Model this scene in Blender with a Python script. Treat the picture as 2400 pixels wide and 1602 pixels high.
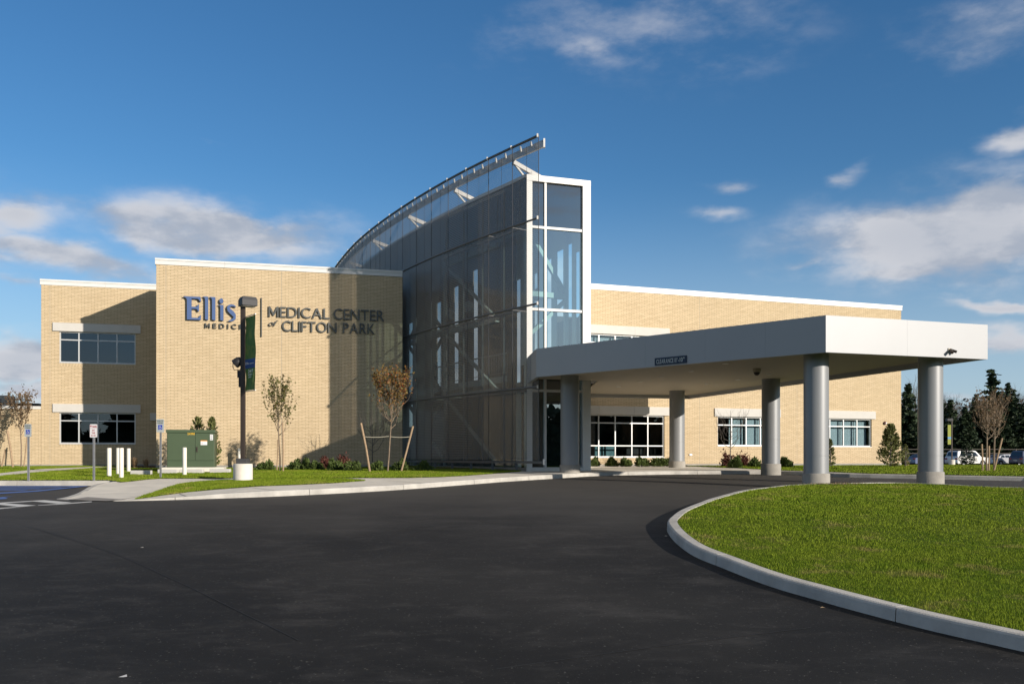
import bpy, bmesh, math, random
import numpy as np
from mathutils import Vector, Matrix
from mathutils.geometry import tessellate_polygon
R = math.radians
sc = bpy.context.scene
for o in list(bpy.data.objects): bpy.data.objects.remove(o)
COL = sc.collection

# ------------------------------------------------------------------ camera
F, CX, HY, CZ = 2121.0, 1200.0, 1069.0, 0.5      # focal length in photo pixels, principal column, horizon row, eye height
cam_d = bpy.data.cameras.new('camera'); cam = bpy.data.objects.new('camera', cam_d); COL.objects.link(cam)
cam.location = (0, 0, CZ); cam.rotation_euler = (R(90), 0, 0)
cam_d.sensor_width = 36; cam_d.lens = F/2400*36; cam_d.shift_y = (HY-801)/2400
cam_d.clip_start = 0.1; cam_d.clip_end = 6000
sc.camera = cam
# ------------------------------------------------------------------ light
SUN_AZ, SUN_EL = 50.3, 15.6
sun_dir = Vector((math.sin(R(SUN_AZ))*math.cos(R(SUN_EL)), -math.cos(R(SUN_AZ))*math.cos(R(SUN_EL)), math.sin(R(SUN_EL))))
sd = bpy.data.lights.new('sun', 'SUN'); sun = bpy.data.objects.new('sun', sd); COL.objects.link(sun)
sd.energy = 4.6; sd.angle = R(0.53); sd.color = (0.94, 0.85, 0.74)
sun.rotation_euler = sun_dir.to_track_quat('Z', 'Y').to_euler(); sun.location = (40, -40, 40)
sc.view_settings.view_transform = 'Standard'; sc.view_settings.look = 'None'
sc.view_settings.exposure = 0.28; sc.view_settings.gamma = 1
sc.cycles.use_denoising = True
sc.cycles.transparent_max_bounces = 24; sc.cycles.max_bounces = 8; sc.cycles.caustics_reflective = False; sc.cycles.caustics_refractive = False
sc.render.film_transparent = False

class NT:
    """tiny node helper"""
    def __init__(s, tree): s.t = tree; s.n = tree.nodes; s.l = tree.links
    def new(s, kind, **kw):
        n = s.n.new(kind)
        for k, v in kw.items(): setattr(n, k, v)
        return n
    def put(s, sock, v):
        if isinstance(v, bpy.types.NodeSocket): s.l.new(v, sock)
        elif v is not None: sock.default_value = v
    def math(s, op, a, b=None, c=None, clamp=False):
        n = s.new('ShaderNodeMath', operation=op, use_clamp=clamp)
        for i, v in enumerate((a, b, c)): s.put(n.inputs[i], v) if v is not None else None
        return n.outputs[0]
    def vmath(s, op, a, b=None, out=0):
        n = s.new('ShaderNodeVectorMath', operation=op); s.put(n.inputs[0], a)
        if b is not None: s.put(n.inputs[1], b)
        return n.outputs['Value'] if op in ('DOT_PRODUCT', 'LENGTH') else n.outputs[0]
    def noise(s, vec, scale, detail=4, rough=0.55, dist=0.0, out='Fac'):
        n = s.new('ShaderNodeTexNoise'); s.put(n.inputs['Vector'], vec); n.inputs['Scale'].default_value = scale
        n.inputs['Detail'].default_value = detail; n.inputs['Roughness'].default_value = rough; n.inputs['Distortion'].default_value = dist
        return n.outputs[out]
    def ramp(s, fac, a, b, lo=0.0, hi=1.0, smooth=True):
        n = s.new('ShaderNodeMapRange', interpolation_type='SMOOTHSTEP' if smooth else 'LINEAR'); s.put(n.inputs[0], fac)
        for i, v in enumerate((a, b, lo, hi)): s.put(n.inputs[i+1], v)
        return n.outputs[0]
    def mix(s, fac, a, b, mode='MIX'):
        n = s.new('ShaderNodeMix', data_type='RGBA', blend_type=mode); s.put(n.inputs[0], fac)
        s.put(n.inputs[6], a if isinstance(a, bpy.types.NodeSocket) else (*a, 1)); s.put(n.inputs[7], b if isinstance(b, bpy.types.NodeSocket) else (*b, 1))
        return n.outputs[2]

# ------------------------------------------------------------------ sky with clouds (all in terms of direction)
world = bpy.data.worlds.new('World'); sc.world = world; world.use_nodes = True
w = NT(world.node_tree); w.n.clear()
sky = w.new('ShaderNodeTexSky', sky_type='NISHITA', sun_disc=False, sun_elevation=R(SUN_EL), sun_rotation=R(180-SUN_AZ), altitude=100, air_density=1.0, dust_density=0.3, ozone_density=2.2)
tc = w.new('ShaderNodeTexCoord'); dirv = w.vmath('NORMALIZE', tc.outputs['Generated'])
sepd = w.new('ShaderNodeSeparateXYZ'); w.put(sepd.inputs[0], dirv)
SKYGAIN = (0.80, 1.0, 1.18)
skyc = w.mix(1.0, sky.outputs[0], SKYGAIN, 'MULTIPLY')
hsv = w.new('ShaderNodeHueSaturation'); hsv.inputs['Saturation'].default_value = 1.12; hsv.inputs['Value'].default_value = 1.0
w.put(hsv.inputs['Color'], skyc); skyc = hsv.outputs[0]
# paler air towards the horizon
skyc = w.mix(w.ramp(sepd.outputs['Z'], 0.30, -0.02, 0.0, 0.68), skyc, (4.9, 6.0, 7.4))
# stretched coordinates for wispy clouds
mp = w.new('ShaderNodeMapping'); w.put(mp.inputs['Vector'], dirv); mp.inputs['Scale'].default_value = (1, 1, 2.3)
nz = w.noise(mp.outputs[0], 9.0, 9, 0.58)
nfine = w.noise(mp.outputs[0], 30.0, 6, 0.6)
warp = w.noise(mp.outputs[0], 5.0, 5, 0.55, out='Color')
wv = w.vmath('SCALE', w.vmath('SUBTRACT', warp, (0.5, 0.5, 0.5))); w.n[-1].inputs['Scale'].default_value = 0.10
dw = w.vmath('ADD', dirv, wv)
blobs = [ # photo column, row, half width, half height, strength
 (520, 532, 300, 60, 1.0), (330, 520, 150, 50, .9), (30, 505, 90, 75, .95), (140, 615, 260, 52, .95), (10, 560, 80, 50, .7), (20, 850, 120, 52, 1.1), (60, 905, 120, 26, .9),
 (2240, 555, 370, 125, 1.15), (2330, 480, 160, 80, 1.1), (2120, 640, 170, 45, .9), (2400, 310, 70, 45, .95), (2340, 706, 150, 20, .95), (2370, 780, 130, 32, .9), (1900, 622, 80, 20, .7),
 (1500, 70, 380, 120, .50), (1420, 120, 120, 80, .6), (2330, 60, 250, 90, .52), (1725, 405, 60, 26, .6), (1670, 492, 80, 26, .6), (2005, 380, 45, 30, .66), (490, 322, 60, 20, .52), (2250, 905, 170, 14, .6), (120, 480, 200, 60, .55), (60,680,120,16,.6), (1150,800,130,150,1.3), (1290,780,70,150,1.2)]  # last two are unseen clouds added behind the tower to brighten its slots
mask = None
for (bx, by, rx, ry, st) in blobs:
    c = Vector(((bx-CX)/F, 1, (HY-by)/F)); L = c.length; c /= L
    t1 = Vector((c.y, -c.x, 0)).normalized(); t2 = t1.cross(c) * -1
    if t2.z < 0: t2 = -t2
    d = w.vmath('SUBTRACT', dw, tuple(c))
    ax = w.vmath('DOT_PRODUCT', d, tuple(t1*(F*L/rx))); ay = w.vmath('DOT_PRODUCT', d, tuple(t2*(F*L/ry)))
    r2 = w.math('ADD', w.math('MULTIPLY', ax, ax), w.math('MULTIPLY', ay, ay))
    inv = w.math('MULTIPLY', w.math('POWER', 2.718, w.math('MULTIPLY', r2, -0.9)), st)
    front = inv
    mask = front if mask is None else w.math('MAXIMUM', mask, front)
# clouds behind the camera, seen only in reflections
dens = w.math('ADD', w.math('MULTIPLY', mask, 0.95), w.math('ADD', w.math('MULTIPLY', w.math('SUBTRACT', nz, 0.5), 1.45), w.math('MULTIPLY', w.math('SUBTRACT', nfine, 0.5), 0.45)))
alpha = w.ramp(dens, 0.12, 0.80)
alpha = w.math('MULTIPLY', alpha, w.ramp(mask, 0.05, 0.35))
alpha = w.math('MULTIPLY', alpha, w.math('ADD', 0.25, w.math('MULTIPLY', w.ramp(mask, 0.3, 0.9), 0.72)))
# lit tops, grey undersides: density sampled a little towards the zenith
up = w.new('ShaderNodeMapping'); w.put(up.inputs['Vector'], dirv); up.inputs['Scale'].default_value = (1, 1, 2.3); up.inputs['Location'].default_value = (0.012, 0, 0.055)
nz2 = w.noise(up.outputs[0], 9.0, 6, 0.55)
lit = w.ramp(w.math('SUBTRACT', w.math('ADD', nz, 0.03), nz2), -0.13, 0.10)
lit = w.math('MULTIPLY', lit, w.ramp(mask, 1.15, 0.45, 0.45, 1.0))
ccol = w.mix(lit, (3.9, 4.35, 5.2), (6.9, 6.9, 7.2))
final = w.mix(alpha, skyc, ccol)
# unseen cloud overhead and behind the viewer, added for warmer shade and reflections
high = w.math('MAXIMUM', w.math('MULTIPLY', w.ramp(sepd.outputs['Y'], 0.05, -0.25), w.math('MULTIPLY', w.ramp(sepd.outputs['Z'], 0.10, 0.30, 0.15, 1.0), w.ramp(w.noise(mp.outputs[0], 4.5, 8, 0.62, 0.6), 0.44, 0.60, 0.0, 1.0))), w.ramp(sepd.outputs['Z'], 0.52, 0.80))
final = w.mix(w.math('MULTIPLY', high, 0.85), final, w.mix(w.ramp(sepd.outputs['Z'], 0.22, 0.48), (6.2, 6.2, 6.4), (3.5, 3.2, 2.8)))
bg = w.new('ShaderNodeBackground'); w.put(bg.inputs[0], final); bg.inputs[1].default_value = 0.085
wo = w.new('ShaderNodeOutputWorld'); w.l.new(bg.outputs[0], wo.inputs[0])

# ------------------------------------------------------------------ ground profile and photo-to-world helpers
_GY = np.array([-400, -20, 0, 5, 7.4, 10, 13, 16, 20, 25, 27, 30, 36, 45, 55, 80, 115, 200, 5000], float)
_GD = np.array([1.95, 1.95, 1.92, 1.88, 1.81, 1.66, 1.45, 1.25, 1.09, .98, .95, .85, .75, .65, .70, .95, 1.25, 1.8, 2.2])
def g(y): return CZ - float(np.interp(y, _GY, _GD))
def gv(y): return CZ - np.interp(y, _GY, _GD)
def at(x, y, Y): return Vector(((x-CX)/F*Y, Y, CZ+(HY-y)/F*Y))
def on(x, y, off=0.0):
    """world x, y of the point of the ground (raised by off) seen at photo pixel x, y"""
    lo, hi = 4.0, 150.0
    f = lambda Y: (CZ+(HY-y)/F*Y) - (g(Y)+off)
    # nearest crossing
    Y = lo; step = 0.25; prev = f(lo)
    while Y < hi:
        cur = f(Y+step)
        if prev > 0 and cur <= 0: break
        prev = cur; Y += step
    a, b = Y, Y+step
    for _ in range(40):
        m = (a+b)/2
        if f(m) > 0: a = m
        else: b = m
    return Vector(((x-CX)/F*a, a))

# ------------------------------------------------------------------ object helpers
def tag(o, label=None, cat=None, group=None, kind=None):
    if label: o['label'] = label
    if cat: o['category'] = cat
    if group: o['group'] = group
    if kind: o['kind'] = kind
    return o
def empty(name, loc, rz=0, label=None, cat=None, group=None):
    o = bpy.data.objects.new(name, None); COL.objects.link(o); o.location = loc; o.rotation_euler = (0, 0, rz); o.empty_display_size = .3
    return tag(o, label, cat, group)
def copy_tree(o, parent=None):
    c = o.copy(); COL.objects.link(c); c.parent = parent
    for ch in list(o.children): copy_tree(ch, c)
    return c
class MB:
    """collects geometry; build() links it as one mesh object"""
    def __init__(s): s.v = []; s.f = []; s.m = []
    def add(s, vs, fs, mi=0):
        b = len(s.v); s.v += [tuple(v) for v in vs]; s.f += [tuple(i+b for i in f) for f in fs]; s.m += [mi]*len(fs); return s
    def box(s, a, b, mi=0):
        x0, y0, z0 = a; x1, y1, z1 = b
        return s.add([(x0,y0,z0),(x1,y0,z0),(x1,y1,z0),(x0,y1,z0),(x0,y0,z1),(x1,y0,z1),(x1,y1,z1),(x0,y1,z1)],
              [(0,3,2,1),(4,5,6,7),(0,1,5,4),(1,2,6,5),(2,3,7,6),(3,0,4,7)], mi)
    def bar(s, p, q, w_, h_=None, up=(0,0,1), mi=0):
        p, q = Vector(p), Vector(q); h_ = h_ or w_; d = (q-p).normalized(); u = Vector(up)
        if abs(d.dot(u)) > .98: u = Vector((0,1,0))
        a = d.cross(u).normalized()*w_/2; b = a.cross(d).normalized()*h_/2
        vs = [p-a-b, p+a-b, p+a+b, p-a+b, q-a-b, q+a-b, q+a+b, q-a+b]
        return s.add(vs, [(0,3,2,1),(4,5,6,7),(0,1,5,4),(1,2,6,5),(2,3,7,6),(3,0,4,7)], mi)
    def tube(s, pts, rad, n=8, cap=True, mi=0):
        pts = [Vector(p) for p in pts]; rr = rad if isinstance(rad, (list, tuple)) else [rad]*len(pts); vs = []; fs = []
        for i, p in enumerate(pts):
            d = (pts[min(i+1, len(pts)-1)]-pts[max(i-1, 0)]).normalized(); u = Vector((0,0,1)) if abs(d.z) < .95 else Vector((1,0,0))
            a = d.cross(u).normalized(); b = a.cross(d)
            for k in range(n):
                t = 2*math.pi*k/n; vs.append(p+a*math.cos(t)*rr[i]+b*math.sin(t)*rr[i])
        for i in range(len(pts)-1):
            for k in range(n):
                k2 = (k+1) % n; fs.append((i*n+k, (i+1)*n+k, (i+1)*n+k2, i*n+k2))
        if cap: fs += [tuple(range(n)), tuple((len(pts)-1)*n+k for k in reversed(range(n)))]
        return s.add(vs, fs, mi)
    def lathe(s, prof, n=32, c=(0,0,0), mi=0):
        vs = []; fs = []
        for (r, z) in prof:
            for k in range(n): t = 2*math.pi*k/n; vs.append((c[0]+r*math.cos(t), c[1]+r*math.sin(t), c[2]+z))
        for i in range(len(prof)-1):
            for k in range(n): k2 = (k+1) % n; fs.append((i*n+k, i*n+k2, (i+1)*n+k2, (i+1)*n+k))
        fs += [tuple(reversed(range(n))), tuple((len(prof)-1)*n+k for k in range(n))]
        return s.add(vs, fs, mi)
    def prism(s, poly, z0, z1, axes='xy', mi=0):
        """extrude a 2D polygon; axes xy: along z; axes xz: along y"""
        n = len(poly); tri = tessellate_polygon([[Vector((p[0], p[1], 0)) for p in poly]])
        mk = (lambda p, z: (p[0], p[1], z)) if axes == 'xy' else ((lambda p, z: (p[0], z, p[1])) if axes == 'xz' else (lambda p, z: (z, p[0], p[1])))
        vs = [mk(p, z0) for p in poly]+[mk(p, z1) for p in poly]
        fs = [tuple(t) for t in tri]+[tuple(i+n for i in reversed(t)) for t in tri]+[(i, (i+1) % n, (i+1) % n+n, i+n) for i in range(n)]
        return s.add(vs, fs, mi)
    def build(s, name, mats, parent=None, loc=None, rz=0, smooth=False, bevel=0, recalc=True, label=None):
        me = bpy.data.meshes.new(name); me.from_pydata(s.v, [], s.f)
        mats = mats if isinstance(mats, (list, tuple)) else [mats]
        for m in mats: me.materials.append(m)
        if len(mats) > 1: me.polygons.foreach_set('material_index', s.m)
        if recalc:
            bm = bmesh.new(); bm.from_mesh(me); bmesh.ops.recalc_face_normals(bm, faces=bm.faces); bm.to_mesh(me); bm.free()
        if smooth:
            me.polygons.foreach_set('use_smooth', [True]*len(me.polygons))
            try: me.set_sharp_from_angle(angle=R(40))
            except Exception: pass
        me.update()
        o = bpy.data.objects.new(name, me); COL.objects.link(o)
        if bevel:
            b = o.modifiers.new('bevel', 'BEVEL'); b.width = bevel; b.segments = 2; b.limit_method = 'ANGLE'; b.angle_limit = R(40)
        if parent is not None: o.parent = parent
        if loc is not None: o.location = loc
        o.rotation_euler = (0, 0, rz)
        if label: o['label'] = label
        return o

# ------------------------------------------------------------------ materials
def mat(name, col=(.5,.5,.5), rough=.6, metal=0.0, spec=.5, bump=0, bscale=20, var=0, vscale=3, coat=0):
    m = bpy.data.materials.new(name); m.use_nodes = True; t = NT(m.node_tree); b = t.n['Principled BSDF']
    b.inputs['Base Color'].default_value = (*col, 1); b.inputs['Roughness'].default_value = rough; b.inputs['Metallic'].default_value = metal
    b.inputs['Specular IOR Level'].default_value = spec; b.inputs['Coat Weight'].default_value = coat
    if var or bump:
        c = t.new('ShaderNodeTexCoord').outputs['Object']
    if var:
        n = t.noise(c, vscale, 5, .6); f = t.ramp(n, .3, .7, 1-var, 1+var, False)
        cc = t.new('ShaderNodeCombineColor'); [t.put(cc.inputs[i], f) for i in range(3)]
        t.put(b.inputs['Base Color'], t.mix(1.0, col, cc.outputs[0], 'MULTIPLY'))
    if bump:
        bn = t.new('ShaderNodeBump'); bn.inputs['Strength'].default_value = bump; bn.inputs['Distance'].default_value = .02
        t.put(bn.inputs['Height'], t.noise(c, bscale, 4, .6)); t.put(b.inputs['Normal'], bn.outputs[0])
    return m
def brick_mat(name, vertical=False):
    m = bpy.data.materials.new(name); m.use_nodes = True; t = NT(m.node_tree); b = t.n['Principled BSDF']
    tcn = t.new('ShaderNodeTexCoord'); s_ = t.new('ShaderNodeSeparateXYZ'); t.put(s_.inputs[0], tcn.outputs['Object'])
    u = t.math('ADD', s_.outputs[0], s_.outputs[1]); cb = t.new('ShaderNodeCombineXYZ')
    if vertical: t.put(cb.inputs[0], s_.outputs[2]); t.put(cb.inputs[1], u)
    else: t.put(cb.inputs[0], u); t.put(cb.inputs[1], s_.outputs[2])
    bt = t.new('ShaderNodeTexBrick'); t.put(bt.inputs['Vector'], cb.outputs[0])
    bt.inputs['Scale'].default_value = 1; bt.inputs['Brick Width'].default_value = .305; bt.inputs['Row Height'].default_value = .0677
    bt.inputs['Mortar Size'].default_value = .0085; bt.inputs['Mortar Smooth'].default_value = .25; bt.offset = .5
    bt.inputs['Color1'].default_value = (.69, .55, .36, 1); bt.inputs['Color2'].default_value = (.61, .48, .305, 1); bt.inputs['Mortar'].default_value = (.29, .22, .135, 1)
    n = t.noise(cb.outputs[0], .35, 5, .6); n2 = t.noise(cb.outputs[0], 7, 3, .6)
    f = t.math('ADD', t.ramp(n, .3, .7, .95, 1.05, False), t.ramp(n2, .3, .7, -.05, .05, False))
    cc = t.new('ShaderNodeCombineColor'); [t.put(cc.inputs[i], f) for i in range(3)]
    col = t.mix(1.0, bt.outputs['Color'], cc.outputs[0], 'MULTIPLY')
    # faint damp staining low on the wall
    b.inputs['Roughness'].default_value = .85; b.inputs['Specular IOR Level'].default_value = .2
    t.put(b.inputs['Base Color'], col)
    bn = t.new('ShaderNodeBump', invert=True); bn.inputs['Strength'].default_value = .6; bn.inputs['Distance'].default_value = .008
    t.put(bn.inputs['Height'], bt.outputs['Fac']); t.put(b.inputs['Normal'], bn.outputs[0])
    return m
def glass_mat(name, tint=(.45,.55,.56), refl=.12, rough=0.0, fres=1.0, rcol=(.9,.95,1)):
    m = bpy.data.materials.new(name); m.use_nodes = True; t = NT(m.node_tree); t.n.clear()
    tr = t.new('ShaderNodeBsdfTransparent'); tr.inputs[0].default_value = (*tint, 1)
    gl = t.new('ShaderNodeBsdfGlossy'); gl.inputs['Color'].default_value = (*rcol, 1); gl.inputs['Roughness'].default_value = rough
    fr = t.new('ShaderNodeFresnel'); fr.inputs['IOR'].default_value = 1.5
    f = t.math('ADD', t.math('MULTIPLY', fr.outputs[0], fres), refl, clamp=True)
    mx = t.new('ShaderNodeMixShader'); t.put(mx.inputs[0], f); t.l.new(tr.outputs[0], mx.inputs[1]); t.l.new(gl.outputs[0], mx.inputs[2])
    out = t.new('ShaderNodeOutputMaterial'); t.l.new(mx.outputs[0], out.inputs[0]); return m
def mesh_screen_mat(name):
    """woven metal fabric: horizontal wires every few centimetres with open air between"""
    m = bpy.data.materials.new(name); m.use_nodes = True; t = NT(m.node_tree); t.n.clear()
    tcn = t.new('ShaderNodeTexCoord'); s_ = t.new('ShaderNodeSeparateXYZ'); t.put(s_.inputs[0], tcn.outputs['Object'])
    ph = t.math('FRACT', t.math('MULTIPLY', s_.outputs[2], 1/.075))
    wire = t.math('LESS_THAN', t.math('ABSOLUTE', t.math('SUBTRACT', ph, .5)), .17)
    base = t.math('ADD', .36, t.math('MULTIPLY', wire, .16))
    # woven cloth closes up when seen or lit edge-on
    ge = t.new('ShaderNodeNewGeometry'); cs = t.math('MAXIMUM', t.math('ABSOLUTE', t.vmath('DOT_PRODUCT', ge.outputs['Normal'], ge.outputs['Incoming'])), .08)
    cover = t.math('SUBTRACT', 1.0, t.math('POWER', 2.718, t.math('MULTIPLY', base, t.math('SUBTRACT', .95, t.math('POWER', t.math('DIVIDE', 1.0, cs), 1.35)))), clamp=True)
    df = t.new('ShaderNodeBsdfDiffuse'); df.inputs[0].default_value = (.27, .26, .25, 1)
    tl = t.new('ShaderNodeBsdfTranslucent'); tl.inputs[0].default_value = (.05, .05, .05, 1)
    gl = t.new('ShaderNodeBsdfGlossy'); gl.inputs[0].default_value = (.26, .255, .25, 1); gl.inputs['Roughness'].default_value = .45
    a1 = t.new('ShaderNodeMixShader'); a1.inputs[0].default_value = .35; t.l.new(df.outputs[0], a1.inputs[1]); t.l.new(gl.outputs[0], a1.inputs[2])
    a2 = t.new('ShaderNodeAddShader'); t.l.new(a1.outputs[0], a2.inputs[0]); t.l.new(tl.outputs[0], a2.inputs[1])
    tr = t.new('ShaderNodeBsdfTransparent'); mx = t.new('ShaderNodeMixShader'); t.put(mx.inputs[0], cover)
    t.l.new(tr.outputs[0], mx.inputs[1]); t.l.new(a2.outputs[0], mx.inputs[2])
    out = t.new('ShaderNodeOutputMaterial'); t.l.new(mx.outputs[0], out.inputs[0]); return m
def asphalt_mat():
    m = bpy.data.materials.new('asphalt'); m.use_nodes = True; t = NT(m.node_tree); b = t.n['Principled BSDF']
    c = t.new('ShaderNodeTexCoord').outputs['Object']
    mp_ = t.new('ShaderNodeMapping'); t.put(mp_.inputs['Vector'], c); mp_.inputs['Rotation'].default_value = (0,0,R(-38)); mp_.inputs['Scale'].default_value = (.75, 1.25, 1)
    big = t.noise(c, .16, 4, .55); med = t.noise(mp_.outputs[0], 1.5, 9, .74, .4); fine = t.noise(c, 130, 3, .7); scuff = t.noise(mp_.outputs[0], 3.5, 8, .75, 1.2)
    col = t.mix(t.ramp(big, .38, .64), (.0120, .0115, .0108), (.028, .0265, .024))
    col = t.mix(t.math('MULTIPLY', t.ramp(med, .46, .74), .42), col, (.085, .080, .074))
    col = t.mix(t.math('MULTIPLY', t.ramp(scuff, .62, .76), .5), col, (.17, .165, .155))
    col = t.mix(t.math('MULTIPLY', t.ramp(fine, .62, .8), .45), col, (.11, .105, .10))
    col = t.mix(t.math('MULTIPLY', t.ramp(t.noise(c, 55, 2, .6), .72, .80), .5), col, (.22, .21, .2))
    col = t.mix(t.math('MULTIPLY', t.ramp(t.noise(c, 26, 3, .6), .64, .70), .7), col, (.12, .114, .105))
    col = t.mix(t.math('MULTIPLY', t.ramp(t.noise(mp_.outputs[0], 7, 8, .8, .4), .62, .70), .45), col, (.12, .115, .105))
    # paler with distance: grazing-view brightening of the asphalt painted into the colour
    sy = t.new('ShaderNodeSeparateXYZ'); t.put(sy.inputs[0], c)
    far_sheen = t.ramp(t.math('ADD', sy.outputs[1], t.math('MULTIPLY', t.math('SUBTRACT', t.noise(c, .5, 5, .6), .5), 14)), 11, 27)
    col = t.mix(t.math('MULTIPLY', far_sheen, .8), col, (.085, .079, .072))
    b.inputs['Roughness'].default_value = .8; b.inputs['Specular IOR Level'].default_value = .22; t.put(b.inputs['Base Color'], col)
    bn = t.new('ShaderNodeBump'); bn.inputs['Strength'].default_value = .35; bn.inputs['Distance'].default_value = .006
    t.put(bn.inputs['Height'], t.noise(c, 90, 4, .7)); t.put(b.inputs['Normal'], bn.outputs[0]); return m
def grass_mat(name, a=(.065,.115,.004), b_=(.12,.165,.010), dry=(.20,.17,.06), blade=False):
    m = bpy.data.materials.new(name); m.use_nodes = True; t = NT(m.node_tree); b = t.n['Principled BSDF']
    c = t.new('ShaderNodeTexCoord').outputs['Object']
    col = t.mix(t.ramp(t.noise(c, .5, 5, .65), .35, .65), a, b_)
    col = t.mix(t.ramp(t.noise(c, 6, 4, .7), .3, .72), col, tuple(x*.62 for x in b_) if not blade else tuple(x*1.25 for x in b_))
    col = t.mix(t.math('MULTIPLY', t.ramp(t.noise(c, 1.1, 7, .75), .52, .68), .85), col, dry)
    b.inputs['Roughness'].default_value = .7; b.inputs['Specular IOR Level'].default_value = .04; t.put(b.inputs['Base Color'], col)
    return m
def leaf_mat(name, cols, scale=14, trans=.25):
    m = bpy.data.materials.new(name); m.use_nodes = True; t = NT(m.node_tree); b = t.n['Principled BSDF']
    c = t.new('ShaderNodeTexCoord').outputs['Object']; n = t.noise(c, scale, 3, .7); col = t.mix(t.ramp(n, .36, .56), cols[0], cols[1])
    if len(cols) > 2: col = t.mix(t.ramp(t.noise(c, scale*1.7, 3, .7), .54, .64), col, cols[2])
    t.put(b.inputs['Base Color'], col); b.inputs['Roughness'].default_value = .6; b.inputs['Specular IOR Level'].default_value = .25
    tl = t.new('ShaderNodeBsdfTranslucent'); t.put(tl.inputs[0], col); mx = t.new('ShaderNodeMixShader'); mx.inputs[0].default_value = trans
    out = t.n['Material Output']; t.l.new(b.outputs[0], mx.inputs[1]); t.l.new(tl.outputs[0], mx.inputs[2]); t.l.new(mx.outputs[0], out.inputs[0]); return m
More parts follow.
